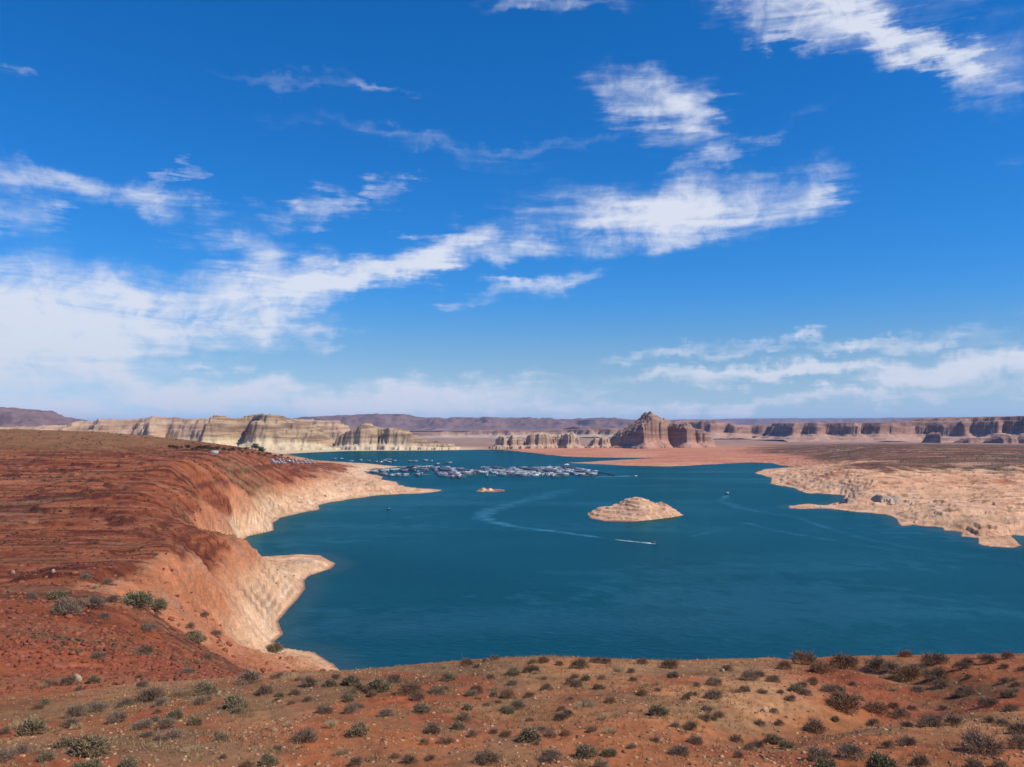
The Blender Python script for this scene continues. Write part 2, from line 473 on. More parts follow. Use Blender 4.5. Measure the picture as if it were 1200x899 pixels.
def terrain(X, Y):
    """height and land colour at world points"""
    X = np.asarray(X, np.float64)
    Y = np.asarray(Y, np.float64)
    r = np.hypot(X, Y)
    U, V = uv(X, Y)
    z0 = tps(U, V).astype(np.float64)
    azp = np.arctan2(X, Y)
    s = -poly_sdf(X, Y, LAKE)                                    # positive on land
    j = np.clip(r / 1000, 0.15, 3)
    s = s + j * (4.0 + 5.0 * sstep(0.2, 0.3, azp)) * fbm(X / (38 * j), Y / (38 * j), 4, 5)
    near = np.interp(r, [0, 3, 8, 16, 28, 36], [128.4, 128.2, 125.3, 121.5, 118.4, 117.2])
    z0 = near + (z0 - near) * sstep(24, 36, r)
    z0 = np.where(r > 5300, z0 * (1 - sstep(5300, 8000, r)) + 20 * sstep(5300, 8000, r), z0)
    land = np.maximum(z0, 0.5 + 0.004 * np.clip(s, 0, 400))
    cap = 0.25 + np.where((X < 0) & (r < 1200), 1.15, 0.62) * np.clip(s, 0, None)
    soft = 6.0
    h = -soft * np.log(np.exp(-np.clip(land, -50, 300) / soft) + np.exp(-np.clip(cap, -50, 300) / soft) + 1e-30)
    h = np.where(cap < 300, np.minimum(h, cap), land)
    # regions
    left = sstep(0.02, -0.25, azp) * sstep(75, 110, r) * sstep(3000, 2200, r)
    fore = sstep(78, 64, r)
    right = sstep(0.2, 0.32, azp) * sstep(700, 850, r) * sstep(5000, 3500, r)
    shore = sstep(0, 6, s)
    n1 = fbm(X / 220, Y / 220, 4, 1)
    n2 = fbm(X / 45, Y / 45, 4, 2)
    n3 = fbm(X / 9, Y / 9, 4, 3)
    n4 = fbm(X / 1.7, Y / 1.7, 4, 4)
    palez = 35 + 7 * n2 + 4 * n1 + sstep(0, -60, X) * (3 * sstep(1700, 1300, r) + 11 * sstep(1000, 800, r)) + 8 * blob(X, Y, 205, 420, 60, 0.25) - 26 * blob(X, Y, 420, 2300, 60, 0.16) * sstep(8, 16, h) - 14 * sstep(2300, 3000, r) * sstep(0.1, 0.2, azp)
    pale = sstep(palez + 7, palez - 5, h) * sstep(95, 150, r) * sstep(4200, 3000, r)
    bench = poly_sdf(X, Y, BENCH) + 7 * n2 + 3 * n3                  # red soil lies on the bench, bare rock shows beyond its rim
    wl = sstep(-20, -60, X) * sstep(300, 340, r) * sstep(1500, 1300, r)
    pale = pale * (1 - wl) + wl * sstep(5, -5, bench)
    # relief
    rock = pale * shore
    far_fade = np.clip(r / 600, 0.12, 1.0)
    rg = np.where(X < 0, ridged(X / 75 + 0.4 * n2, Y / 26 + X / 90, 4, 11), ridged(X / 80 + 0.4 * n2, Y / 55, 4, 11))
    h = h + rock * far_fade * (2.6 * rg - 1.0) * sstep(4, 40, s) * (0.5 + 0.55 * left + 0.5 * right) + rock * left * far_fade * (2.4 * n2 + 0.9 * n3) * sstep(8, 50, s)
    big = ridged(X / 170, Y / 120, 3, 12)
    h = h + rock * right * 1.8 * big * sstep(10, 60, s)
    hill = left * (1 - pale)
    h = h + hill * far_fade * (1.6 * n2 + 0.5 * n3) + hill * 0.12 * n4 * sstep(600, 300, r)
    # ledges in the red beds
    step = 4.2
    dip = 0.02 * X + 1.6 * n1 + 0.8 * n2                         # the red beds dip gently
    q = (h + dip) / step
    fr = q - np.floor(q)
    ledge = (np.floor(q) + sstep(0.62, 0.94, fr) * 0.75 + 0.25 * fr) * step - dip
    lw = hill * sstep(120, 220, r) * np.clip(0.75 + 0.9 * fbm(X / 160, Y / 90, 3, 21), 0, 1)
    h = h * (1 - lw) + ledge * lw
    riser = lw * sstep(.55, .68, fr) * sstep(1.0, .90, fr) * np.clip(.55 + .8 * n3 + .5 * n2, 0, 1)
    step2 = 4.6
    q2 = (h + 1.2 * n2) / step2
    fr2 = q2 - np.floor(q2)
    led2 = (np.floor(q2) + sstep(0.5, 0.95, fr2)) * step2 - 1.2 * n2
    lw2 = rock * (0.85 * left + 1.0 * right) * np.clip(0.65 + fbm(X / 60, Y / 60, 3, 23), 0, 1)
    h = h * (1 - lw2) + led2 * lw2
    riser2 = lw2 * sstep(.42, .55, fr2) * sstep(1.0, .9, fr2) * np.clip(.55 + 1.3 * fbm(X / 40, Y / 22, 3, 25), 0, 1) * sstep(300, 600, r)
    # rubble in the near valley
    rub = left * np.clip(blob(X, Y, 120, 120, 170, 0.42) * 1.3 + 0.25 * sstep(400, 200, r), 0, 1) * sstep(0.0, 0.35, n3 + 0.4 * n2 + 0.25)
    h = h + rub * 0.55 * np.abs(perlin(X / 2.3, Y / 2.3, 41)) + rub * 0.35 * np.abs(perlin(X / 0.9, Y / 0.9, 42))
    # foreground knoll
    h = h + fore * (0.13 * fbm(X / 8, Y / 8, 3, 6) * sstep(22, 34, r) + 0.06 * n4 + 0.03 * perlin(X / 0.35, Y / 0.35, 7))
    g1 = np.abs(azp - (0.36 + 0.10 * np.sin(r / 7.0))) * r
    h = h - fore * 0.8 * np.exp(-(g1 / 2.6) ** 2) * sstep(30, 38, r)
    h = h + right * (1 - pale) * (1.0 * n2 + 0.8 * n1 + 0.4 * n3)
    h = h + sstep(2400, 3200, r) * sstep(7000, 5000, r) * shore * (1.2 * n1 + 0.4 * n2) * sstep(3, 60, s)
    under = np.clip(s, -80, 0) * 0.30 - 0.35
    h = np.where(s > 0, np.maximum(h, 0.15 + 0.08 * np.clip(s, 0, 3)), under)
    # ---------------- colour of the ground, with some ledge shade put into the red risers
    def C(*c):
        return np.array(c, np.float32)
    tone = (0.5 + 0.5 * np.clip(n3 * 0.6 + n4 * 0.5, -1, 1))[:, None].astype(np.float32)
    t2 = (0.5 + 0.5 * np.clip(n2 * 1.3 + 0.4 * n3, -1, 1))[:, None].astype(np.float32)
    t1 = (0.5 + 0.5 * np.clip(n1 * 1.5, -1, 1))[:, None].astype(np.float32)
    m = lambda a, b, f: a + (b - a) * f
    red = m(C(.25, .065, .027), C(.37, .115, .046), t2)
    bedn = fbm((h + dip) / 3.1 + 0.25 * n3, X / 260 + 3.0, 4, 34)
    red = m(red, C(.115, .034, .022), (sstep(0.0, 0.45, bedn) * sstep(110, 200, r))[:, None] * 0.85)
    red = m(red, C(.36, .15, .085), (sstep(0.30, 0.62, -bedn + 0.3 * n3) * sstep(-0.1, 0.4, n1) * 0.7)[:, None])
    red = m(red, C(.19, .105, .055), (sstep(0.1, 0.7, fbm(X / 150, Y / 60, 4, 33)) * 0.6)[:, None])
    lines = np.where(r < 650, fbm(X / 70 + 7, Y / 6.5, 4, 35), fbm(X / 140 + 7, Y / 17, 4, 36))
    red = m(red, C(.105, .028, .018), (sstep(.22, .42, lines) * sstep(200, 300, r) * .85)[:, None])
    red = m(red, C(.44, .19, .10), (sstep(.25, .5, -lines) * sstep(200, 300, r) * .5)[:, None])
    red = m(red, C(.085, .024, .017), (riser * .9)[:, None])  # dark riser rock, with the shade under overhangs painted into its colour
    crest = (sstep(640, 900, r) * sstep(88, 104, h) * left)[:, None]
    red = m(red, m(C(.22, .10, .045), C(.27, .14, .065), t2), crest * 0.9)
    redv = (rub)[:, None]
    red = m(red, m(C(.20, .05, .026), C(.30, .085, .045), tone), redv)
    fg = m(C(.29, .088, .033), C(.36, .135, .055), t2)
    fg = m(fg, C(.185, .108, .055), (sstep(-0.1, 0.45, fbm(X / 9, Y / 9, 4, 51) + 0.75 * blob(X, Y, 600, 54, 210, 0.2) + .4 * blob(X, Y, 250, 46, 160, .2) - 0.3 * blob(X, Y, 1050, 45, 200, .3)) * 0.8)[:, None])
    fg = m(fg, C(.30, .080, .034), (sstep(0.1, 0.5, fbm(X / 7, Y / 7, 3, 52)) * 0.75)[:, None])
    fg = m(fg, C(.33, .165, .072), (sstep(-.15, .35, fbm(X / 14 + 3, Y / 14, 4, 53)) * .6)[:, None])
    fg = m(fg, C(.42, .25, .12), (blob(X, Y, 860, 48, 120, 0.2) * 0.7 * np.clip(0.6 + n3, 0, 1))[:, None])
    fg = m(fg, C(.25, .06, .03), (blob(X, Y, 985, 57, 60, 0.09) + blob(X, Y, 1060, 50, 60, .07))[:, None] * 0.7)
    fg = fg * (0.8 + 0.4 * tone)
    pal = m(C(.63, .335, .175), C(.73, .44, .25), t2)
    pal = m(pal, C(.50, .165, .07), (np.where(X < 0, sstep(14, 38, h + 7 * n2 + 6 * n1), sstep(-0.2, 0.5, n1 + 0.6 * n2 + (h - 20) / 45)) * 0.85)[:, None])
    pal = m(pal, C(.80, .52, .31), (left * sstep(.1, .9, rg) * .5 * sstep(34, 14, h))[:, None])
    pal = m(pal, C(.36, .23, .15), (sstep(0.35, 0.8, fbm(X / 30, Y / 9, 4, 61)) * 0.55)[:, None])
    grey = blob(X, Y, 1060, 1380, 110, 0.10)[:, None].astype(np.float32)
    pal = m(pal, C(.52, .44, .33), grey * 0.22)
    bandl = fbm(h / 1.5 + 0.35 * n3, X / 120, 3, 26)
    pal = m(pal, C(.47, .30, .19), (sstep(.12, .5, bandl) * (.32 - .12 * right))[:, None])
    pal = m(pal, C(.80, .62, .44), (sstep(.15, .6, -bandl) * sstep(25, 6, h) * .6)[:, None])
    pal = m(pal, C(.80, .46, .265), (right * .8 * sstep(-.5, .2, n2))[:, None])
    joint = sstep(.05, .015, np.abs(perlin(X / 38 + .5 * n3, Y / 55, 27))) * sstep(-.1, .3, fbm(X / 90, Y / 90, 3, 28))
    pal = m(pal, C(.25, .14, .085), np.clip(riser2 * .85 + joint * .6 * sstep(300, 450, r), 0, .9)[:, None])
    wet = sstep(3.0, 0.8, s)[:, None]
    pal = m(pal, C(.22, .10, .06), wet * 0.75)
    plain = m(C(.145, .066, .040), C(.26, .12, .07), sstep(-0.2, 0.6, fbm(X / 260, Y / 90, 5, 71))[:, None])
    plain = m(plain, C(.105, .085, .050), (sstep(0.0, 0.5, fbm(X / 420, Y / 160, 4, 72)) * 0.75)[:, None])
    plain = m(plain, C(.50, .28, .18), (sstep(0.42, 0.7, fbm(X / 200, Y / 60, 4, 73)) * 0.8)[:, None])
    beach = m(C(.52, .20, .11), C(.58, .27, .16), t1)
    beach = m(beach, C(.40, .16, .10), (sstep(0.1, 0.5, fbm(X / 500, Y / 90, 4, 74)) * 0.6)[:, None])
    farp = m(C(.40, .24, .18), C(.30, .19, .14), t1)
    sand = C(.66, .49, .31)
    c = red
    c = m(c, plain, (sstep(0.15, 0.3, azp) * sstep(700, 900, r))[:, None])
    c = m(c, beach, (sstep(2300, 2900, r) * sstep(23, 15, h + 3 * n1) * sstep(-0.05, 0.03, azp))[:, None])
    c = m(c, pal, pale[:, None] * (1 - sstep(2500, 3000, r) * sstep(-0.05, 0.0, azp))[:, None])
    c = m(c, sand, (sstep(4000, 4300, r) * sstep(5600, 5200, r) * sstep(0.0, -0.06, azp))[:, None])
    c = m(c, sand * 0.9, (blob(X, Y, 430, 2600, 80, 0.10) * sstep(14, 8, h))[:, None] * 0.7)
    c = m(c, C(.16, .15, .07), ((blob(X, Y, 290, 1350, 40, .07) + blob(X, Y, 340, 3000, 50, 0.12)).clip(0, 1) * (0.35 + 1.1 * n3).clip(0, 1))[:, None] * 0.8)
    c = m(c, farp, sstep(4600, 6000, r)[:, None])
    c = m(c, fg, fore[:, None])
    return h, np.clip(c, 0.01, 0.9), s, pale, rub


# ------------------------------------------------------------------ materials
def mat_new(name):
    m = bpy.data.materials.new(name)
    m.use_nodes = True
    m.node_tree.nodes.clear()
    t = NT(m.node_tree)
    b = t.n("ShaderNodeBsdfPrincipled")
    t.n("ShaderNodeOutputMaterial", i_Surface=b.outputs[0])
    return m, t, b


def mat_plain(name, rgb, rough=0.6, var=0.12, scale=3.0, spec=0.3, metal=0.0):
    m, t, b = mat_new(name)
    tc_ = t.n("ShaderNodeTexCoord")
    nz = t.n("ShaderNodeTexNoise", i_Scale=scale, i_Detail=3.0, i_Vector=tc_.outputs["Object"])
    f = t.ramp(nz.outputs[0], 0.3, 0.7)
    t.link(t.mix(f, tuple(c * (1 - var) for c in rgb), tuple(min(1, c * (1 + var)) for c in rgb)), b.inputs["Base Color"])
    b.inputs["Roughness"].default_value = rough
    b.inputs["Specular IOR Level"].default_value = spec
    b.inputs["Metallic"].default_value = metal
    return m


def mat_ground():
    m, t, b = mat_new("desert_ground")
    at_ = t.n("ShaderNodeAttribute", attribute_name="albedo")
    geo = t.n("ShaderNodeNewGeometry")
    n1 = t.n("ShaderNodeTexNoise", i_Scale=0.9, i_Detail=8.0, i_Roughness=0.65, i_Vector=geo.outputs["Position"])
    n2 = t.n("ShaderNodeTexNoise", i_Scale=0.06, i_Detail=8.0, i_Roughness=0.62, i_Vector=geo.outputs["Position"])
    f = t.math("ADD", t.math("MULTIPLY", n1.outputs[0], 0.9), t.math("MULTIPLY", n2.outputs[0], 0.7))
    f = t.ramp(f, 0.5, 1.1, 0.5, 1.5, smooth=False)
    c = t.n("ShaderNodeVectorMath", operation="SCALE", i_0=at_.outputs["Color"])
    t.link(f, c.inputs["Scale"])
    t.link(c.outputs[0], b.inputs["Base Color"])
    b.inputs["Roughness"].default_value = 0.95
    b.inputs["Specular IOR Level"].default_value = 0.08
    bn = t.n("ShaderNodeTexNoise", i_Scale=2.2, i_Detail=6.0, i_Roughness=0.7, i_Vector=geo.outputs["Position"])
    b1 = t.n("ShaderNodeBump", i_Strength=0.5, i_Distance=0.12, i_Height=bn.outputs[0])
    bn2 = t.n("ShaderNodeTexNoise", i_Scale=0.2, i_Detail=9.0, i_Roughness=0.7, i_Vector=geo.outputs["Position"])
    fa = t.n("ShaderNodeAttribute", attribute_name="coarse")
    b2 = t.n("ShaderNodeBump", i_Strength=t.math("MULTIPLY", fa.outputs["Fac"], 0.85), i_Distance=3.0, i_Height=bn2.outputs[0], i_Normal=b1.outputs[0])
    t.link(b2.outputs[0], b.inputs["Normal"])
    return m


def mat_rock(name, pale, dark, varnish, layer=9.0, bump=6.0):
    """bedded sandstone: beds follow height, dark varnish runs down the faces, scree at the foot keeps its own colour (attribute)"""
    m, t, b = mat_new(name)
    geo = t.n("ShaderNodeNewGeometry")
    sp = t.n("ShaderNodeSeparateXYZ", i_0=geo.outputs["Position"])
    bed = t.n("ShaderNodeCombineXYZ", i_0=t.math("MULTIPLY", sp.outputs[0], 0.0035), i_1=t.math("MULTIPLY", sp.outputs[1], 0.0035), i_2=t.math("DIVIDE", sp.outputs[2], layer * 1.7))
    nb = t.n("ShaderNodeTexNoise", i_Scale=1.0, i_Detail=5.0, i_Roughness=0.6, i_Vector=bed.outputs[0])
    strk = t.n("ShaderNodeCombineXYZ", i_0=t.math("DIVIDE", sp.outputs[0], 42.0), i_1=t.math("DIVIDE", sp.outputs[1], 42.0), i_2=t.math("DIVIDE", sp.outputs[2], 60.0))
    ns = t.n("ShaderNodeTexNoise", i_Scale=1.0, i_Detail=5.0, i_Roughness=0.65, i_Vector=strk.outputs[0])
    base = t.mix(t.ramp(nb.outputs[0], 0.36, 0.62), dark, pale)
    base = t.mix(t.ramp(ns.outputs[0], 0.5, 0.75, 0.0, 0.34), base, varnish)
    at_ = t.n("ShaderNodeAttribute", attribute_name="scree")
    fac = t.n("ShaderNodeAttribute", attribute_name="scree_amount")
    base = t.mix(fac.outputs["Fac"], base, at_.outputs["Color"])
    t.link(base, b.inputs["Base Color"])
    b.inputs["Roughness"].default_value = 0.95
    b.inputs["Specular IOR Level"].default_value = 0.05
    bn = t.n("ShaderNodeTexNoise", i_Scale=0.05, i_Detail=8.0, i_Roughness=0.7, i_Vector=geo.outputs["Position"])
    bp = t.n("ShaderNodeBump", i_Strength=0.6, i_Distance=bump, i_Height=bn.outputs[0])
    t.link(bp.outputs[0], b.inputs["Normal"])
    return m


M_GROUND = mat_ground()

# ------------------------------------------------------------------ terrain sheet (fan around the overlook, finer where it is near)
Q = 1.0
dense = np.linspace(-0.60, 0.60, int(1400 * Q))
side = np.linspace(0.60, 2.0, 61)[1:]
AZ = np.concatenate([-side[::-1], dense, side])
RR = np.concatenate([np.geomspace(2.5, 20, int(40 * Q), endpoint=False), np.geomspace(20, 90, int(360 * Q), endpoint=False), np.geomspace(90, 500, int(330 * Q), endpoint=False),
                     np.geomspace(500, 6500, int(430 * Q), endpoint=False), np.geomspace(6500, 58000, 50)])
A_, R_ = np.meshgrid(AZ, RR, indexing="ij")
GX = (R_ * np.sin(A_)).ravel()
GY = (R_ * np.cos(A_)).ravel()
GH = np.empty(GX.shape)
GC = np.empty((len(GX), 3), np.float32)
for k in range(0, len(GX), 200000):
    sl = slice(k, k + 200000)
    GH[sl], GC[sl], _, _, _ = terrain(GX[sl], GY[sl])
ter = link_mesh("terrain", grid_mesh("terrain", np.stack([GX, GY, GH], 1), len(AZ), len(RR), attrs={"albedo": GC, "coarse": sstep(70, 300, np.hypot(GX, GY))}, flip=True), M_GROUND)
tag(ter, kind="structure")
del GX, GY, GC, A_, R_


def height_at(x, y):
    return float(terrain(np.array([x]), np.array([y]))[0][0])


def heights(P):
    P = np.asarray(P, float)
    return terrain(P[:, 0], P[:, 1])[0]


def hits(PX, d0=20.0, d1=1600.0, n=420, fall=60.0):
    """where the sight lines through photo points meet the ground"""
    D = np.geomspace(d0, d1, n)
    R = np.array([ray(*p) for p in PX])
    X = R[:, :1] * D[None]
    Y = np.broadcast_to(D[None], X.shape)
    Z = CAM_Z + R[:, 1:] * D[None]
    H = terrain(X.ravel(), np.ascontiguousarray(Y).ravel())[0].reshape(X.shape)
    below = Z <= H
    out = []
    for i in range(len(PX)):
        k = int(np.argmax(below[i])) if below[i].any() else int(np.argmin(np.abs(D - fall)))
        d = D[k]
        if k and below[i].any():
            g0, g1 = Z[i, k - 1] - H[i, k - 1], Z[i, k] - H[i, k]
            d = D[k - 1] + (D[k] - D[k - 1]) * g0 / (g0 - g1 + 1e-9)
        out.append((R[i, 0] * d, d))
    z = heights(out)
    return [(x, y, zz) for (x, y), zz in zip(out, z)]


# ------------------------------------------------------------------ water with boat tracks
def polyline_dist(X, Y, P):
    best = np.full(X.shape, 1e18)
    par = np.zeros(X.shape)
    tot = 0.0
    for (ax, ay), (bx, by) in zip(P[:-1], P[1:]):
        ex, ey = bx - ax, by - ay
        L2 = ex * ex + ey * ey
        t = np.clip(((X - ax) * ex + (Y - ay) * ey) / L2, 0, 1)
        d = (X - ax - ex * t) ** 2 + (Y - ay - ey * t) ** 2
        u = d < best
        best = np.where(u, d, best)
        par = np.where(u, tot + t * math.sqrt(L2), par)
        tot += math.sqrt(L2)
    return np.sqrt(best), par / tot


def smooth_path(P, n=6):
    P = [np.array(p) for p in P]
    P = [2 * P[0] - P[1]] + P + [2 * P[-1] - P[-2]]
    out = []
    for k in range(1, len(P) - 2):
        for t in np.linspace(0, 1, n, endpoint=False):
            a, b, c, d = P[k - 1], P[k], P[k + 1], P[k + 2]
            out.append(tuple(0.5 * (2 * b + (c - a) * t + (2 * a - 5 * b + 4 * c - d) * t * t + (3 * b - a - 3 * c + d) * t ** 3)))
    out.append(tuple(P[-2]))
    return out


wA = np.concatenate([np.linspace(-0.60, 0.60, int(1200 * Q)), np.linspace(0.60, 1.25, 20)[1:]])
wR = np.concatenate([np.geomspace(240, 3500, int(820 * Q), endpoint=False), np.geomspace(3500, 7000, 60)])
A_, R_ = np.meshgrid(wA, wR, indexing="ij")
WX = (R_ * np.sin(A_)).ravel()
WY = (R_ * np.cos(A_)).ravel()
foam = np.zeros(WX.shape)
slick = np.zeros(WX.shape)
rip = np.zeros(WX.shape)
wnz = fbm(WX / 26, WY / 26, 4, 91)
wnz2 = fbm(WX / 420 + .3 * wnz, WY / 170, 4, 92)
TRACKS = [  # path on the photo, half width in metres at start and end, foam, slick
    ([(767, 637), (745, 635), (722, 632.5)], 4.0, 3.0, 1.0, 0.0),
    ([(722, 632.5), (700, 629.5), (640, 621.5), (600, 616.5), (575, 611), (566, 606), (572, 599), (600, 591), (633, 583), (665, 574)], 6, 46, 0.0, 1.0),
    ([(716, 634.0), (690, 631.5), (640, 627), (600, 622)], 5, 8, 0.0, -1.0),
    ([(760, 629), (700, 622), (650, 613)], 4, 8, 0.0, -.5),
    ([(852, 580), (848, 584), (844, 588)], 6, 16, 0.0, 1.1),
    ([(846, 588.5), (860, 593), (890, 600), (930, 605)], 16, 22, 0.0, 0.5),
    ([(870, 612), (920, 624), (980, 634), (1060, 647)], 8, 14, 0.0, 0.5),
    ([(930, 605), (990, 625), (1060, 640), (1140, 652), (1200, 660)], 10, 12, 0.0, 0.35),
    ([(745, 558), (735, 558), (700, 559)], 7, 14, 0.25, 0.7),
    ([(455, 596.5), (500, 590), (540, 585), (590, 579)], 3, 8, 0.0, 0.5),
    ([(470, 607), (500, 604), (530, 600)], 6, 12, 0.0, 0.4),
    ([(810, 629), (840, 622), (865, 620)], 6, 14, 0.0, 0.35),
    ([(590, 564), (640, 562), (700, 560)], 10, 14, 0.0, -.5),
]
for (P, w0, w1, fo, sl_) in TRACKS:
    pw = smooth_path([on_water(*p) for p in P])
    dd, tt = polyline_dist(WX, WY, pw)
    dep = np.sqrt(np.hypot(WX, WY) / 900.0)
    wd = (w0 + (w1 - w0) * tt) * (1 + 0.55 * wnz)
    g = np.clip(1 - dd / np.maximum(wd, 0.5), 0, 1)
    g = g * g * (3 - 2 * g)
    fade = sstep(0, 0.06, tt) * (1 - 0.75 * tt) if fo == 0 else 1 - 0.55 * tt
    if fo:
        foam = np.maximum(foam, np.clip(g * fo * fade * 1.5, 0, 1))
    if sl_ > 0:
        slick = np.maximum(slick, g * sl_ * fade * np.clip(0.75 + 0.5 * wnz, 0, 1.3))
    elif sl_ < 0:
        rip = np.maximum(rip, -g * sl_ * fade)
foam *= np.clip(0.75 + 0.8 * wnz, 0.1, 1)
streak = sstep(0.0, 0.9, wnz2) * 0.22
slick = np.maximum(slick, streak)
ls = poly_sdf(WX, WY, LAKE)
shal = sstep(26, 2, ls)
wz = np.zeros(len(WX))
water_me = grid_mesh("lake_water", np.stack([WX, WY, wz], 1), len(wA), len(wR), attrs={"foam": foam, "slick": slick, "rip": rip, "shallow": shal, "open_near": 0.12 + 0.75 * sstep(1300, 500, np.hypot(WX, WY))}, flip=True)
M_WATER, t, b = mat_new("lake_water")
geo = t.n("ShaderNodeNewGeometry")
a_f = t.n("ShaderNodeAttribute", attribute_name="foam")
a_s = t.n("ShaderNodeAttribute", attribute_name="slick")
a_r = t.n("ShaderNodeAttribute", attribute_name="rip")
a_h = t.n("ShaderNodeAttribute", attribute_name="shallow")
big = t.n("ShaderNodeTexNoise", i_Scale=0.004, i_Detail=5.0, i_Vector=geo.outputs["Position"])
wc = t.mix(t.ramp(big.outputs[0], 0.35, 0.65), (0.001, 0.038, 0.037), (0.002, 0.050, 0.053))
wc = t.mix(t.math("MULTIPLY", a_h.outputs["Fac"], 0.5), wc, (0.045, 0.070, 0.060))
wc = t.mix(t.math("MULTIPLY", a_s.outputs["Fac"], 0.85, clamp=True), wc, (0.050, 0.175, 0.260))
wc = t.mix(t.math("MULTIPLY", a_r.outputs["Fac"], 0.6), wc, (0.003, 0.026, 0.045))
wc = t.mix(t.math("MULTIPLY", a_f.outputs["Fac"], 1.0, clamp=True), wc, (0.85, 0.88, 0.9))
M_WATER.node_tree.nodes.remove(b)
mpw = t.n("ShaderNodeMapping", i_Vector=geo.outputs["Position"])
mpw.inputs["Rotation"].default_value = (0, 0, math.radians(24))
mpw.inputs["Scale"].default_value = (0.5, 1.0, 1.0)
w1 = t.n("ShaderNodeTexNoise", i_Scale=0.22, i_Detail=5.0, i_Roughness=0.55, i_Distortion=0.6, i_Vector=mpw.outputs[0])
a_n = t.n("ShaderNodeAttribute", attribute_name="open_near")
bmp = t.n("ShaderNodeBump", i_Strength=a_n.outputs["Fac"], i_Distance=2.2, i_Height=w1.outputs[0])
dif = t.n("ShaderNodeBsdfDiffuse", i_Color=wc, i_Normal=bmp.outputs[0])
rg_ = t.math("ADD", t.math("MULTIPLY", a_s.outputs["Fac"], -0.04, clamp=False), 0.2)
glo = t.n("ShaderNodeBsdfGlossy", i_Color=(.26, .78, .92, 1), i_Roughness=rg_, i_Normal=bmp.outputs[0])
fr_ = t.n("ShaderNodeFresnel", i_IOR=1.333, i_Normal=bmp.outputs[0])
fac_ = t.math("MULTIPLY", t.math("MINIMUM", t.math("MULTIPLY", fr_.outputs[0], 0.24), 0.21), t.math("SUBTRACT", 1.0, a_f.outputs["Fac"], clamp=True))
mx = t.n("ShaderNodeMixShader", i_0=fac_, i_1=dif.outputs[0], i_2=glo.outputs[0])
outn = [n_ for n_ in M_WATER.node_tree.nodes if n_.type == "OUTPUT_MATERIAL"][0]
t.link(mx.outputs[0], outn.inputs["Surface"])
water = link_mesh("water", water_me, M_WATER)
tag(water, kind="structure")
del WX, WY, A_, R_

# ------------------------------------------------------------------ haze
M_HAZE = bpy.data.materials.new("haze")
M_HAZE.use_nodes = True
M_HAZE.node_tree.nodes.clear()
t = NT(M_HAZE.node_tree)
pv = t.n("ShaderNodeVolumePrincipled")
pv.inputs["Color"].default_value = (0.36, 0.58, 1.0, 1)
pv.inputs["Density"].default_value = HAZE_DENSITY
pv.inputs["Anisotropy"].default_value = 0.1
t.n("ShaderNodeOutputMaterial", i_Volume=pv.outputs[0])
HB, H0, H1 = 61000.0, -28.0, 640.0
hv = [(sx * HB, sy * HB, z) for z in (H0, H1) for sx, sy in ((-1, -1), (1, -1), (1, 1), (-1, 1))]
hz = link_mesh("haze", poly_mesh("haze", hv, [(3, 2, 1, 0), (4, 5, 6, 7), (0, 1, 5, 4), (1, 2, 6, 5), (2, 3, 7, 6), (3, 0, 4, 7)]), M_HAZE)
tag(hz, kind="stuff")


# ------------------------------------------------------------------ buttes, cliffs and mesas
def interp_sky(sky, px):
    s_ = sorted(sky)
    return np.interp(px, [p[0] for p in s_], [p[1] for p in s_])


def butte(name, D, outline, sky, profile, res, mat, base=12.0, rough=1.0, gully=14.0, gl=60.0, seed=0, ridge=60.0, scree_c=(.45, .27, .19), scree_h=0.3, stepz=9.0, stepw=0.6, jag=0.0):
    """outline: (photo x, metres behind the front line) all round; sky: skyline (photo x, photo y); profile: metres inside the outline -> share of the full height"""
    P = [((px - 600) / F * D, D + off) for px, off in outline]
    xs = [p[0] for p in P]
    ys = [p[1] for p in P]
    pad = 60 + gully
    x = np.arange(min(xs) - pad, max(xs) + pad, res)
    y = np.concatenate([np.arange(min(ys) - pad, max(ys) + pad, res)])
    X, Y = np.meshgrid(x, y, indexing="ij")
    Xf, Yf = X.ravel(), Y.ravel()
    sdv = poly_sdf(Xf, Yf, P)
    wv_ = fbm(Xf / gl, Yf / gl, 4, seed + 3)
    rgd = ridged(Xf / gl, Yf / (gl * 1.3), 4, seed + 5)
    sdw = sdv + gully * (0.75 * wv_ + 0.22 * (rgd - 0.5)) 
    pxs = 600 + Xf / (D + ridge) * F
    top = CAM_Z + (500.0 - interp_sky(sky, pxs)) / F * (D + ridge)
    top = top + jag * (fbm(Xf / (5.0 * res), Yf / (5.0 * res), 3, seed + 14) + 0.6 * fbm(Xf / (16 * res), Yf / (16 * res), 2, seed + 15))
    sdw = sdw + 0.16 * gully * fbm(Xf / (4.5 * res), Yf / (4.5 * res), 3, seed + 16)
    frac = np.interp(sdw, [p[0] for p in profile], [p[1] for p in profile])
    h = base + np.maximum(top - base, 1.0) * frac
    nz_ = fbm(Xf / (gl * 0.5), Yf / (gl * 0.5), 4, seed + 9)
    h = h + rough * nz_ * (3.0 * sstep(0.02, 0.5, frac))
    q_ = (h + 2.0 * wv_) / stepz
    fr_ = q_ - np.floor(q_)
    hl = (np.floor(q_) + sstep(0.45, 0.95, fr_)) * stepz - 2.0 * wv_
    sw = stepw * sstep(0.08, 0.3, frac)
    h = h * (1 - sw) + hl * sw
    h = np.where(frac <= 0.0005, -25.0 - 0 * h, h)
    sc = sstep(scree_h + 0.08, scree_h - 0.06, frac + 0.06 * nz_)
    scc = np.array(scree_c, np.float32)[None] * (1 + 0.18 * nz_[:, None]).clip(0.6, 1.4)
    me = grid_mesh(name, np.stack([Xf, Yf, h], 1), len(x), len(y), attrs={"scree": scc.astype(np.float32), "scree_amount": sc})
    o = link_mesh(name, me, mat)
    return o


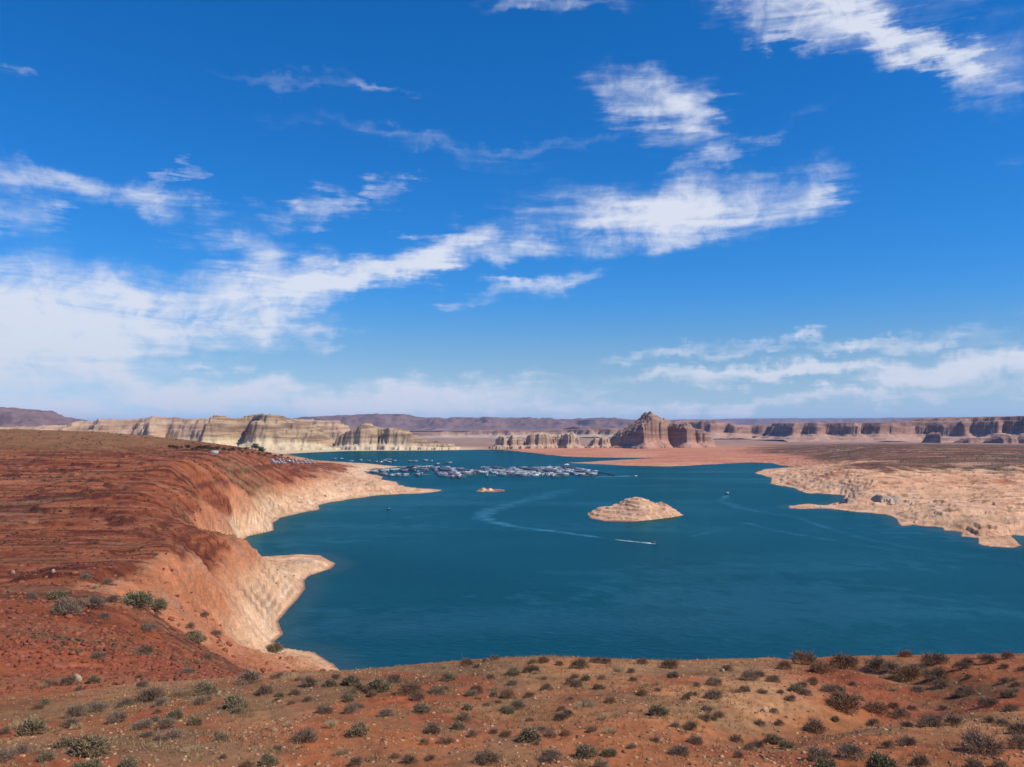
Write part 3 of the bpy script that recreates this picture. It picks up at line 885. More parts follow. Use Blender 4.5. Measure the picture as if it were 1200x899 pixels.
CREAM = mat_rock("cream_sandstone", (.52, .355, .235), (.32, .20, .13), (.14, .09, .065), 11.0, 6.0)
BROWNTAN = mat_rock("brown_tan_sandstone", (.47, .325, .195), (.215, .135, .088), (.11, .075, .055), 9.0, 6.0)
TAN = mat_rock("tan_sandstone", (.50, .36, .24), (.33, .21, .14), (.17, .11, .08), 12.0, 5.0)
REDROCK = mat_rock("red_brown_sandstone", (.39, .245, .175), (.24, .135, .10), (.13, .08, .062), 12.0, 7.0)
MESA = mat_rock("banded_mesa_rock", (.40, .24, .175), (.22, .12, .095), (.11, .068, .055), 22.0, 8.0)
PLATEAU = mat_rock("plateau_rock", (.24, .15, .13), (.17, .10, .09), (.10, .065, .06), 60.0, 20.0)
CLIFF = [(-55, 0), (-30, .06), (0, .26), (4, .34), (10, .70), (26, .76), (31, .95), (60, 1.0), (400, 1.0)]
DOMED = [(-25, 0), (0, .25), (4, .62), (10, .88), (20, 1.0), (400, 1.0)]
MESAP = [(-260, 0), (-130, .16), (0, .46), (8, .84), (30, .88), (38, 1.0), (3000, 1.0)]
STEPC = [(-60, 0), (-20, .2), (0, .36), (5, .55), (30, .62), (36, .80), (70, .86), (76, 1.0), (900, 1.0)]

o = butte("sandstone_cliff", 5300, [(-120, 0), (-20, -30), (40, -20), (60, 80), (76, -40), (92, 60), (108, -60), (130, -20), (150, 80), (186, -130), (190, 60), (215, 20), (250, -10), (300, 30), (345, 30), (400, 60), (400, 420), (-120, 420)],
          [(-160, 504), (-60, 501.5), (0, 500.5), (40, 500), (62, 499), (72, 497.5), (85, 494), (100, 494.5), (118, 491.5), (130, 493), (160, 490.5), (166, 489), (200, 489.8), (210, 491.5), (250, 491), (300, 491), (345, 492), (400, 494)],
          STEPC, 8, CREAM, rough=2.4, jag=3.5, seed=11, gully=34, gl=110, scree_c=(.55, .43, .27), scree_h=.3, ridge=90, stepz=14)
tag(o, "long cream and tan layered cliff on the left horizon behind the red slope", "cliff")
o = butte("sandstone_butte", 4750, [(224, 90), (229, 60), (251, -170), (262, -150), (275, -80), (277, 70), (284, 80), (297, -120), (320, -140), (345, -70), (372, -40), (391, 20), (388, 250), (226, 260)],
          [(224, 521), (228, 516), (232, 507), (236, 502), (243, 497.5), (250, 493), (258, 488), (264, 490.5), (276, 489.6), (283, 487.2), (293, 486.7), (300, 485.6), (307, 486.6), (312, 485.8), (317, 486.7), (327, 487.5), (333, 491), (338, 495), (345, 496.5), (360, 498), (370, 503), (380, 510), (387, 516), (392, 523)],
          [(-45, 0), (0, .22), (5, .40), (20, .52), (26, .74), (55, .82), (62, 1.0), (400, 1.0)], 5, BROWNTAN, rough=2.2, jag=5, seed=12, gully=24, gl=70, scree_c=(.60, .48, .30), scree_h=.3, ridge=60, stepz=16, stepw=.5)
tag(o, "broad cream butte with a dark cracked left face above the left shore", "butte")
o = butte("sandstone_butte", 4800, [(392, 30), (405, -30), (425, -60), (436, -40), (441, 10), (455, -50), (480, -30), (500, -10), (530, 20), (530, 160), (392, 180)],
          [(388, 520), (396, 513), (400, 510), (410, 505.5), (420, 501.5), (428, 498.5), (431.5, 496), (435, 499), (441, 503), (450, 502), (460, 502.3), (470, 504), (477, 506.5), (490, 514), (503, 518), (527, 521)],
          DOMED, 5, BROWNTAN, rough=2.4, jag=6, seed=13, gully=22, gl=46, scree_c=(.60, .47, .31), scree_h=.22, ridge=50, stepz=11, stepw=.4)
tag(o, "jagged cream butte with one pointed knob at the water's far edge", "butte")
DOMES = [([(579, 20), (582, -20), (590, -30), (596, 0), (597, 60), (580, 70)], [(579, 523), (581, 515.5), (586.5, 511), (592.5, 511.8), (596, 516), (598, 522)], "leftmost small dark dome of the rock row beyond the pink beach"),
         ([(596, 10), (599, -30), (606, -20), (616, 0), (616, 60), (597, 70)], [(594, 520), (598, 511), (601, 509.8), (604.5, 513), (613.5, 515.5), (617, 519)], "narrow dark knob beside the leftmost dome beyond the pink beach"),
         ([(616, 10), (622, -30), (640, -20), (648, 30), (658, 30), (664, -30), (677, -10), (682, 20), (680, 120), (617, 120)], [(615, 516), (618, 511.5), (625.5, 507.8), (636, 507.5), (643.5, 509.5), (652, 510), (660, 508.8), (670.5, 506.6), (675, 510), (680, 517), (684, 522)], "wide flat-topped tan rock between the small domes and the red butte"),
         ([(690, 20), (694, -20), (702, -10), (706, -30), (714, 0), (716, 60), (692, 70)], [(689, 521), (692, 517.5), (697.5, 513), (701, 513.5), (705, 511.6), (712.5, 512.5), (717, 519)], "low pale rock just left of the big red butte")]
for k, (ol, sk, lb) in enumerate(DOMES):
    o = butte("rock_dome", 5000, ol, sk, DOMED, 3, TAN, seed=20 + k, rough=1.7, jag=3.5, gully=20, gl=40, scree_c=(.50, .34, .23), scree_h=.2, ridge=30, stepz=10, stepw=.3)
    tag(o, lb, "rock dome", "small domes beyond the pink beach")
o = butte("sandstone_butte", 4950, [(716, 110), (718, 80), (749, -170), (754, -130), (762, -90), (774, -70), (780, -30), (782, 90), (786, 90), (800, -120), (812, -50), (815, 0), (826, -20), (838, 40), (836, 260), (718, 260)],
          [(715, 521), (717, 516), (720, 511), (727, 505.8), (738, 501.5), (744, 497.5), (748, 494.5), (752.5, 491), (756, 486.5), (759, 483.4), (764, 486.7), (773, 489.8), (778, 490.6), (783, 492.5), (793, 497), (800, 496), (808, 497.5), (812, 503), (820, 503.6), (828, 508.5), (835, 514.5), (839, 520)],
          [(-45, 0), (0, .24), (4, .42), (9, .80), (22, .86), (30, .96), (55, 1.0), (400, 1.0)], 4, REDROCK, rough=2.0, jag=7, seed=14, gully=18, gl=52, scree_c=(.45, .25, .175), scree_h=.27, ridge=80, stepz=18, stepw=.35)
tag(o, "tall red-brown butte with a pointed summit beyond the pink beach", "butte")

o = butte("mesa", 7600, [(790, 100), (815, 40), (835, -60), (852, -20), (858, -80), (880, 20), (900, -40), (912, -10), (930, -150), (940, 100), (940, 700), (790, 700)],
          [(790, 494.5), (800, 493), (833, 493), (845, 494), (852, 496), (860, 498), (900, 498), (930, 497.6), (945, 497.5)], MESAP, 12, MESA, jag=4, seed=15, gully=40, gl=150, scree_c=(.47, .285, .21), scree_h=.42, ridge=150, stepz=24)
tag(o, "low dark mesa just right of the red butte with pale slopes below", "mesa")
o = butte("mesa", 6300, [(929, 300), (930, 30), (941, 60), (953, -70), (966, -30), (980, -110), (994, -200), (1002, -120), (1013, -260), (1030, -230), (1043, -190), (1052, -180), (1062, -140), (1076, -230), (1089, -330), (1097, -250), (1112, -200), (1112, 700), (929, 700)],
          [(925, 497), (932, 495), (945, 494.6), (960, 496), (1000, 495), (1040, 495), (1070, 494), (1100, 493), (1107, 492.8), (1113, 494)], MESAP, 9, MESA, jag=3, seed=16, gully=30, gl=120, scree_c=(.47, .285, .21), scree_h=.42, ridge=120, stepz=26)
tag(o, "long straight-topped mesa with sunlit and shaded bays on the right horizon", "mesa")
o = butte("mesa", 5900, [(1106, 300), (1108, 60), (1125, -60), (1135, -20), (1150, -200), (1162, -120), (1175, -300), (1190, -220), (1215, -420), (1240, -320), (1290, -500), (1330, -420), (1420, -600), (1420, 900), (1106, 900)],
          [(1104, 496), (1110, 494.5), (1120, 490.7), (1147, 488.3), (1200, 487.6), (1300, 487), (1420, 486)], MESAP, 9, MESA, jag=4, seed=17, gully=36, gl=130, scree_c=(.47, .285, .21), scree_h=.42, ridge=150, stepz=28)
tag(o, "highest dark mesa at the right edge above pale slickrock humps", "mesa")
for k, (ol, sk, lb) in enumerate([
        ([(1083, 40), (1088, -20), (1096, -60), (1102, -20), (1104, 80), (1084, 80)], [(1083, 517), (1088, 509), (1095, 506.5), (1100, 509), (1104, 517)], "dark-sided hump alone before the straight-topped mesa"),
        ([(1120, 40), (1130, -50), (1145, -40), (1147, 80), (1121, 80)], [(1119, 518), (1128, 514.5), (1138, 513), (1144, 514), (1148, 517)], "low dark hump before the highest mesa, left of the others"),
        ([(1158, 40), (1166, -60), (1178, -70), (1190, -30), (1192, 90), (1160, 90)], [(1157, 517), (1163, 513), (1172, 509), (1182, 511), (1192, 516)], "tallest pale-topped hump before the highest mesa"),
        ([(1192, 40), (1200, -60), (1215, -40), (1230, 20), (1228, 90), (1194, 90)], [(1191, 517), (1198, 511.5), (1206, 510), (1220, 512), (1232, 517)], "hump at the right edge before the highest mesa")]):
    o = butte("rock_hump", 5300, ol, sk, DOMED, 6, MESA, seed=40 + k, gully=14, gl=60, scree_c=(.48, .33, .26), scree_h=.25, ridge=30, stepz=14, stepw=.4)
    tag(o, lb, "rock hump", "humps before the right-hand mesas")
o = butte("mesa", 8600, [(340, 100), (400, 0), (450, 60), (500, -40), (540, 40), (577, 20), (586, -90), (588, 20), (600, -160), (602, 0), (640, 40), (668, 60), (692, -180), (694, 20), (703, 30), (716, -140), (718, 20), (760, -20), (800, 40), (800, 600), (340, 600)],
          [(330, 507), (400, 506), (450, 507), (500, 507.5), (520, 505), (540, 506), (560, 504), (600, 504.5), (640, 505), (668, 502.5), (692, 502), (716, 502), (740, 503), (800, 500)], MESAP, 13, MESA, seed=18, gully=45, gl=170, scree_c=(.47, .36, .27), scree_h=.45, ridge=120, stepz=24)
tag(o, "low broken line of blue-shadowed cliffs behind the far shore", "mesa")
PLT = [(-1500, 0), (-700, .16), (-200, .45), (0, .66), (60, .86), (260, .90), (330, 1.0), (9000, 1.0)]
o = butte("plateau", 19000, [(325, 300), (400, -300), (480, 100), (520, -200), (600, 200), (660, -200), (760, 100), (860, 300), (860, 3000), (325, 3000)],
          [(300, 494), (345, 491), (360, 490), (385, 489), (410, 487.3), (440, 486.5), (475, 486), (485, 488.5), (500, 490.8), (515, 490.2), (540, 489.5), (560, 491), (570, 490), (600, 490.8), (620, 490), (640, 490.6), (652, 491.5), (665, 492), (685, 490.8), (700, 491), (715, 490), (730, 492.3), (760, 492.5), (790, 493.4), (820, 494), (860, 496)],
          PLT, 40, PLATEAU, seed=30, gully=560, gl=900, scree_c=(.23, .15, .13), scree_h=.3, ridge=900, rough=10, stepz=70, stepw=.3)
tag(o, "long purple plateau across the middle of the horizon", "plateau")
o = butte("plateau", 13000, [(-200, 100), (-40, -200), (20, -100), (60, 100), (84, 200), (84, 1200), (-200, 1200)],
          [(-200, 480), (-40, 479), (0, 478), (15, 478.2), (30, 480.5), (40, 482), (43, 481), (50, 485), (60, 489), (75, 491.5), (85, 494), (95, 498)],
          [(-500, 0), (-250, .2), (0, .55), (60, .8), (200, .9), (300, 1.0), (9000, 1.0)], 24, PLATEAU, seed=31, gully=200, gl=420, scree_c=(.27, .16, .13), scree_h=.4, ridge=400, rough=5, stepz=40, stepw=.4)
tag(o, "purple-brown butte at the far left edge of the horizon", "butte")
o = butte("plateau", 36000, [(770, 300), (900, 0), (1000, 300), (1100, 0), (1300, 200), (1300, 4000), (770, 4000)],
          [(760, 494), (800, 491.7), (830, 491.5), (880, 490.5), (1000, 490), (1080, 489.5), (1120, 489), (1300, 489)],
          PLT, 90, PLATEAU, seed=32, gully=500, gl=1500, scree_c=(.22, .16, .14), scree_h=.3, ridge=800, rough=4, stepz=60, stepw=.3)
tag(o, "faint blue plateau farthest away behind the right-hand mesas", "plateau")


# ------------------------------------------------------------------ islands
def island(name, front, back, sky, D_ridge, res, label, seed, dark=1.0):
    P = [on_water(*p) for p in front] + [on_water(*p) for p in back]
    xs = [p[0] for p in P]
    ys = [p[1] for p in P]
    x = np.arange(min(xs) - 14, max(xs) + 14, res)
    y = np.arange(min(ys) - 14, max(ys) + 14, res)
    X, Y = np.meshgrid(x, y, indexing="ij")
    Xf, Yf = X.ravel(), Y.ravel()
    s = poly_sdf(Xf, Yf, P) + 1.2 * fbm(Xf / 9, Yf / 9, 4, seed)
    pxs = 600 + Xf / D_ridge * F
    top = np.maximum(CAM_Z + (500.0 - interp_sky(sky, pxs)) / F * D_ridge, 0.6)
    n2 = fbm(Xf / 22, Yf / 16, 4, seed + 1)
    wid = max(ys) - min(ys)
    yr = D_ridge
    side_ = np.where(Yf < yr, (Yf - (min(ys))) / (yr - min(ys)), 1.3 * (max(ys) - Yf) / (max(ys) - yr))
    lay = np.clip(side_, 0, 1)
    h = top * (0.30 * sstep(0, .35, lay) + 0.30 * sstep(.35, .7, lay) + 0.40 * sstep(0.66, 0.92, lay))
    h = np.minimum(h, 0.9 * s + 0.0) + 0.0
    h = np.where(s > 0, h + 0.9 * n2 * sstep(0, 8, s) * np.clip(top / 12, .2, 1.3), s * 0.4 - 0.1)
    stp = 4.2
    q = (h + n2) / stp
    fr = q - np.floor(q)
    hl = (np.floor(q) + sstep(.45, .95, fr)) * stp - n2
    h = np.where(s > 2, h * .25 + hl * .75, h)
    n3 = fbm(Xf / 6, Yf / 6, 4, seed + 2)
    c = np.array((.60, .345, .20), np.float32) + (np.array((.70, .44, .28), np.float32) - np.array((.60, .345, .20), np.float32)) * sstep(-.3, .5, n2)[:, None]
    dk = np.clip(sstep(.35, .7, n3 + .3 * n2) * .55 + sstep(.42, .6, fr) * sstep(1.0, .85, fr) * np.clip(.3 + n3, 0, 1) * .9, 0, .9)[:, None] * dark
    c = c * (1 - dk) + np.array((.40, .22, .13), np.float32) * dk
    wt = sstep(.8, .25, h)[:, None] * .85
    c = c * (1 - wt) + np.array((.25, .10, .06), np.float32) * wt
    me = grid_mesh(name, np.stack([Xf, Yf, h], 1), len(x), len(y), attrs={"albedo": c.astype(np.float32), "coarse": np.full(len(Xf), 0.8)})
    return tag(link_mesh(name, me, M_GROUND), label, "island")


island("rock_island", [(688, 602), (692, 607.5), (709, 611), (737, 611.8), (763, 609.5), (788, 606.3), (801, 604)], [(792, 600), (770, 595.5), (735, 595), (705, 598)],
       [(687, 603), (690, 601), (698, 597.5), (708, 595.2), (718, 593.4), (724, 592), (729, 590), (735, 586.6), (741, 584.3), (746, 583.2), (755, 584.6), (763, 588), (770, 591.5), (774, 590.6), (778, 589.6), (782, 591.4), (788, 595), (795, 600), (802, 604.5)],
       1268, 1.0, "large pale orange rock island with a humped top in mid-lake", 201)
island("rock_islet", [(557.5, 575.5), (566, 577), (578, 577), (592, 575.5)], [(590, 574), (575, 573), (562, 574)],
       [(556, 576), (560, 574.6), (563, 573.2), (566.5, 570.8), (570, 573.2), (574, 572.2), (579, 573.6), (586, 573.6), (592, 575)],
       1745, 1.0, "tiny pale rock islet low in the water near the marina", 211, .15)


# ------------------------------------------------------------------ mesh builder for small built things
class MB:
    def __init__(self):
        self.v, self.f = [], []

    def add(self, verts, faces):
        k = len(self.v)
        self.v += [tuple(p) for p in verts]
        self.f += [tuple(i + k for i in fc) for fc in faces]
        return self

    def box(self, c, d, top=(1, 1), shift=(0, 0)):
        cx, cy, cz = c
        dx, dy, dz = d[0] / 2, d[1] / 2, d[2] / 2
        v = [(cx + sx * dx, cy + sy * dy, cz - dz) for sx, sy in ((-1, -1), (1, -1), (1, 1), (-1, 1))]
        v += [(cx + shift[0] + sx * dx * top[0], cy + shift[1] + sy * dy * top[1], cz + dz) for sx, sy in ((-1, -1), (1, -1), (1, 1), (-1, 1))]
        return self.add(v, [(3, 2, 1, 0), (4, 5, 6, 7), (0, 1, 5, 4), (1, 2, 6, 5), (2, 3, 7, 6), (3, 0, 4, 7)])

    def tube(self, a, b, r0, r1, n=6):
        a, b = Vector(a), Vector(b)
        q = (b - a).to_track_quat("Z", "Y")
        vs = []
        for p, r in ((a, r0), (b, r1)):
            for k in range(n):
                t_ = 2 * math.pi * k / n
                vs.append(p + q @ Vector((r * math.cos(t_), r * math.sin(t_), 0)))
        return self.add(vs, [tuple(range(n - 1, -1, -1)), tuple(range(n, 2 * n))] + [(k, (k + 1) % n, n + (k + 1) % n, n + k) for k in range(n)])

    def hull(self, L, B, H, bow=0.28, flare=0.8, keel=-0.3):
        """pointed hull along +x, deck at H, stations from the transom to the stem"""
        st_ = [(-.5, .92, 1.0), (-.2, 1.0, 1.0), (.1, .98, 1.02), (.5 - bow, .86, 1.06), (.5 - bow * .45, .52, 1.12), (.5, .03, 1.2)]
        vs = []
        for fx, fw, fh in st_:
            for y, z in ((-fw * B / 2, H * fh), (-fw * B / 2 * flare, 0.05), (0, keel), (fw * B / 2 * flare, 0.05), (fw * B / 2, H * fh)):
                vs.append((fx * L, y, z))
        fs = []
        n = len(st_)
        for i in range(n - 1):
            for j_ in range(4):
                a = i * 5 + j_
                fs.append((a, a + 5, a + 6, a + 1))
            fs.append((i * 5 + 4, i * 5 + 9, i * 5 + 5, i * 5))
        fs.append((0, 1, 2, 3, 4))
        return self.add(vs, fs)

    def build(self, name, mat, parent=None, smooth=False):
        return link_mesh(name, poly_mesh(name, self.v, self.f, smooth), mat, parent)


M_WHITE = mat_plain("white_gelcoat", (.82, .82, .80), .35, .08, 2, .5)
M_TRAIL = mat_plain("blue_grey_trailer_paint", (.36, .39, .43), .5, .25, .4, .4)
M_CREAMP = mat_plain("cream_paint", (.62, .58, .48), .5, .08, 2, .4)
M_GLASS = mat_plain("dark_window_glass", (.02, .03, .04), .12, .1, 2, .6)
M_NAVY = mat_plain("navy_canvas", (.025, .04, .09), .8, .15, 4, .2)
M_GREYM = mat_plain("grey_metal", (.16, .17, .19), .45, .1, 3, .5, .3)
M_BLACK = mat_plain("black_rubber", (.02, .02, .022), .6, .1, 3, .3)
M_RED = mat_plain("red_gelcoat", (.32, .03, .025), .35, .08, 2, .5)
M_BLUEH = mat_plain("dark_blue_gelcoat", (.02, .035, .10), .35, .1, 2, .5)
M_DOCK = mat_plain("weathered_dock_planks", (.30, .27, .23), .9, .2, 1.5, .1)
M_ROOF = mat_plain("dark_slip_roof", (.06, .075, .10), .6, .15, 1.0, .3)
M_BARK = mat_plain("grey_brown_bark", (.12, .085, .06), .95, .3, 6, .1)


def make_houseboat(label, L=18.0, B=4.9, accent=None, canopy=True):
    r_ = empty("houseboat", (0, 0, 0))
    tag(r_, label, "houseboat")
    h = MB()
    for sy in (-1, 1):
        h.tube((-L * .48, sy * B * .32, .15), (L * .40, sy * B * .32, .15), .48, .48, 8)
        h.tube((L * .40, sy * B * .32, .15), (L * .50, sy * B * .32, .42), .48, .08, 8)
    h.box((0, 0, .72), (L, B, .24))
    h.build("hull", M_GREYM if accent is None else accent, r_)
    c = MB()
    c.box((-.4, 0, 2.05), (L * .68, B * .86, 2.4))
    c.box((L * .34, 0, 1.6), (1.1, B * .7, 1.5), (.4, .95), (-.3, 0))
    cab = c.build("cabin", M_WHITE, r_)
    wn_ = MB().box((-.4, 0, 2.35), (L * .68 + .05, B * .86 + .05, .8))
    wn_.build("window_band", M_GLASS, cab)
    d = MB()
    d.box((-.3, 0, 3.34), (L * .86, B * 1.02, .16))
    for sy in (-1, 1):
        d.box((-.3, sy * B * .49, 3.95), (L * .84, .05, .08))
        for k in range(8):
            d.box((-L * .42 + k * L * .12 - .2, sy * B * .49, 3.68), (.06, .05, .5))
    d.box((-L * .1, 0, 3.9), (2.2, 1.6, .9), (.8, .9))
    d.build("upper_deck", M_WHITE, r_)
    if canopy:
        k_ = MB()
        k_.box((-L * .16, 0, 5.55), (L * .40, B * .9, .12), (.97, .9))
        for sx in (-.34, .02):
            for sy in (-1, 1):
                k_.tube((L * sx, sy * B * .42, 3.4), (L * sx, sy * B * .42, 5.5), .05, .05, 5)
        k_.build("canopy", M_NAVY, r_)
    s_ = MB()
    s_.tube((-L * .5, 1.1, 3.35), (-L * .5 - 2.2, 1.1, .6), .35, .35, 6)
    s_.build("slide", M_BLUEH, r_)
    return r_


def make_motorboat(label, L=6.6, hullm=None, top=True, people=False):
    r_ = empty("motorboat", (0, 0, 0))
    tag(r_, label, "motorboat")
    MB().hull(L, L * .36, L * .13).build("hull", hullm or M_WHITE, r_)
    d = MB()
    d.box((-L * .08, 0, L * .135), (L * .52, L * .27, L * .03))
    for sy in (-1, 1):
        d.box((-L * .02, sy * L * .08, L * .185), (L * .09, L * .08, L * .1), (.8, .9))
    d.box((-L * .34, 0, L * .175), (L * .1, L * .26, L * .08))
    d.build("seats", M_CREAMP, r_)
    MB().box((L * .14, 0, L * .195), (L * .12, L * .27, L * .085), (.35, .85), (-L * .03, 0)).build("windshield", M_GLASS, r_)
    if top:
        t_ = MB()
        t_.box((-L * .08, 0, L * .345), (L * .34, L * .28, L * .018), (.94, .85))
        for sx in (-.2, .06):
            for sy in (-1, 1):
                t_.tube((L * sx, sy * L * .14, L * .14), (L * sx, sy * L * .12, L * .34), L * .005, L * .005, 5)
        t_.build("canopy", M_NAVY, r_)
    o_ = MB()
    o_.box((-L * .53, 0, L * .14), (L * .08, L * .075, L * .11), (.7, .8))
    o_.box((-L * .53, 0, L * .02), (L * .035, L * .03, L * .16))
    o_.build("outboard_motor", M_BLACK, r_)
    return r_


def make_cruiser(label, L=11.0):
    r_ = empty("cabin_cruiser", (0, 0, 0))
    tag(r_, label, "cruiser")
    MB().hull(L, L * .32, L * .15).build("hull", M_WHITE, r_)
    c = MB().box((L * .02, 0, L * .22), (L * .5, L * .25, L * .13), (.8, .85), (-L * .03, 0))
    cb = c.build("cabin", M_WHITE, r_)
    g = MB().box((L * .013, 0, L * .228), (L * .462, L * .236, L * .05), (.93, .945), (-L * .01, 0))
    g.build("window_band", M_GLASS, cb)
    f = MB().box((-L * .12, 0, L * .40), (L * .3, L * .24, L * .02), (.95, .9))
    for sx in (-.24, .01):
        for sy in (-1, 1):
            f.tube((L * sx, sy * L * .1, L * .27), (L * sx, sy * L * .1, L * .4), .04, .04, 5)
    f.build("flybridge_top", M_NAVY, r_)
    return r_


def put(o, x, y, rz, z=0.0, label=None, group=None, sc=1.0):
    o.scale = (sc, sc, sc)
    o.location = (x, y, z)
    o.rotation_euler = (0, 0, rz)
    if label:
        o["label"] = label
    if group:
        o["group"] = group
    return o


def heading(p, q):
    a, b_ = on_water(*p), on_water(*q)
    return math.atan2(b_[1] - a[1], b_[0] - a[0])


# boats under way
x, y = on_water(767.5, 637.0)
put(make_motorboat("small dark motorboat speeding right with a white wake behind it", 7.2, M_BLUEH, True), x, y, heading((722, 632.5), (767, 637)), .1)
x, y = on_water(852, 579)
put(make_houseboat("white houseboat heading away from the viewer right of the rock island", 15.0, 6.4, None, True), x, y, heading((848, 584), (853, 575)), 0)
x, y = on_water(455, 597)
put(make_motorboat("small dark boat alone on the water off the left sandy spit", 7.5, M_BLACK, True), x, y, heading((520, 586), (455, 597)), .1)
x, y = on_water(745, 558)
put(make_motorboat("white motorboat moving past the right end of the marina", 9.0, M_WHITE, False), x, y, heading((700, 559), (745, 558)), .1)
x, y = on_water(664, 545)
put(make_cruiser("dark-topped boat anchored alone just behind the marina's right half", 17), x, y, math.radians(200), .05)

# marina
rnd = random.Random(7)
hb_a = make_houseboat("white houseboat", 19, 5.0)
hb_b = make_houseboat("white houseboat", 16, 4.7, M_BLUEH, False)
hb_c = make_houseboat("white houseboat", 21, 5.4, M_RED, True)
cr_a = make_cruiser("cabin cruiser", 12)
mb_a = make_motorboat("motorboat", 8.5, M_WHITE)
mb_b = make_motorboat("motorboat", 8.0, M_BLUEH)
protos = {"hb": [hb_a, hb_b, hb_c], "cr": [cr_a], "mb": [mb_a, mb_b]}
names = {id(hb_a): "grey-hulled houseboat with a canopy", id(hb_b): "low blue-hulled houseboat without a canopy", id(hb_c): "large red-hulled houseboat with a canopy", id(cr_a): "white cabin cruiser with a dark top",
         id(mb_a): "white motorboat under a dark canopy", id(mb_b): "dark blue motorboat under a canopy"}
used = set()
RAFTS = [("nearest the left sandy spit", [[(428, 554.3), (460, 551)], [(430, 557), (448, 556.2)]]),
         ("in the second raft from the left", [[(462, 557.6), (478, 558)], [(474, 549.3), (501, 547.4)], [(477, 552.8), (503, 551.3)], [(485, 556.8), (503, 556.3)]]),
         ("in the raft just right of the marina gap", [[(516, 548.6), (528, 558.4)], [(522, 550.2), (545, 557.3)], [(531, 550.2), (553, 556)], [(529, 559), (546, 559)], [(545, 552.8), (563, 552)]]),
         ("in the raft left of the marina's middle", [[(556, 555), (567, 553)], [(569, 557.3), (581, 557.3)], [(573, 548.3), (598, 554.8)], [(578, 551), (597, 557.3)], [(590, 550.8), (612, 557)]]),
         ("in the raft right of the marina's middle", [[(606, 549.3), (640, 556.4)], [(611, 552.4), (621, 558)], [(618, 549), (652, 555.4)]]),
         ("in the rightmost raft of the marina", [[(634, 552), (657, 558)], [(641, 549), (690, 557)], [(650, 547.8), (692, 554.4)], [(632, 557.6), (655, 558)], [(675, 554), (690, 557.6)]])]
n_boats = 0
for place, segs in RAFTS:
    for p, q in segs:
        a, b_ = Vector(on_water(*p)), Vector(on_water(*q))
        L = (b_ - a).length
        ang = math.atan2(b_.y - a.y, b_.x - a.x)
        dk = MB().box((L / 2, 0, .35), (L, 2.6, .5))
        n_f = max(2, int(L / 26))
        for k in range(n_f + 1):
            for sy in (-1, 1):
                dk.box((min(max(k * L / n_f, 1), L - 1), sy * 9.2, .35), (1.4, 16.0, .45))
        d_ = empty("floating_dock", (a.x, a.y, 0), ang)
        tag(d_, "floating dock walkway with finger piers " + place, "dock", "floating docks " + place)
        dk.build("walkway", M_DOCK, d_)
        if L > 90 and rnd.random() < .6:
            t0_ = rnd.uniform(.1, .4) * L
            rf = MB().box((t0_ + L * .2, 0, 8.6), (L * .38, 34, .4), (.98, .6))
            rf.build("slip_roof", M_ROOF, d_)
            for k in (.02, .38):
                for sy in (-7, 7):
                    MB().tube((t0_ + L * k, sy, .3), (t0_ + L * k, sy, 8.5), .2, .2, 5).build("roof_post", M_GREYM, d_)
        t_ = 4.0
        while t_ < L - 3:
            for sy in (-1, 1):
                if rnd.random() < .2:
                    continue
                pos_ = a + (b_ - a) * (t_ / L) + Vector((-math.sin(ang), math.cos(ang))) * sy * 17
                if poly_sdf(np.array([pos_.x]), np.array([pos_.y]), LAKE)[0] < 16:
                    continue
                kind = rnd.choices(["hb", "cr", "mb"], [.68, .17, .15])[0]
                pr = rnd.choice(protos[kind])
                if id(pr) in used:
                    o = copy_thing(pr)
                else:
                    o = pr
                    used.add(id(pr))
                pos = a + (b_ - a) * (t_ / L) + Vector((-math.sin(ang), math.cos(ang))) * sy * (17 + rnd.uniform(-1.5, 1.5))
                put(o, pos.x, pos.y, ang + math.pi / 2 * sy + rnd.uniform(-.06, .06) + (math.pi if rnd.random() < .3 else 0), 0.0,
                    names[id(pr)] + " " + place, names[id(pr)].split(" with")[0] + "s " + place, 1.5)
                n_boats += 1
            t_ += rnd.uniform(15, 23)
for i, (px, py) in enumerate([(411, 541.0), (422.7, 540), (432, 541.0), (441, 541.8), (447, 542.3), (451, 540.4), (455, 539), (456, 542.3), (462, 541), (480, 541.3), (486, 541.1), (499, 540.3), (506, 541.2), (513, 544.3), (526, 543), (400, 538.5), (391, 538.2)]):
    x, y = on_water(px, py)
    if poly_sdf(np.array([x]), np.array([y]), LAKE)[0] < 14:
        continue
    o = put(copy_thing(rnd.choice([hb_a, hb_c, hb_b])), x, y, rnd.uniform(0, 6.28), 0, "houseboat anchored alone on open water behind the marina", "houseboats anchored behind the marina", 1.35)
# walkway across the gap and the boom at the right end
a, b_ = Vector(on_water(500, 553.6)), Vector(on_water(518, 553.2))
o = MB().box(((b_ - a).length / 2, 0, .3), ((b_ - a).length, 3, .5)).build("floating_walkway", M_DOCK)
put(o, a.x, a.y, math.atan2(b_.y - a.y, b_.x - a.x))
tag(o, "thin floating walkway crossing the open gap in the marina", "walkway")
pth = smooth_path([on_water(*p) for p in ((690, 552.3), (700, 553.8), (711, 555.3), (720, 558.2))], 8)
bm_ = MB()
for p, q in zip(pth[:-1], pth[1:]):
    bm_.tube((p[0], p[1], .35), (p[0] * .06 + q[0] * .94, p[1] * .06 + q[1] * .94, .35), 1.6, 1.6, 7)
tag(bm_.build("floating_breakwater", M_BLACK), "dark floating breakwater trailing off the marina's right end", "breakwater")


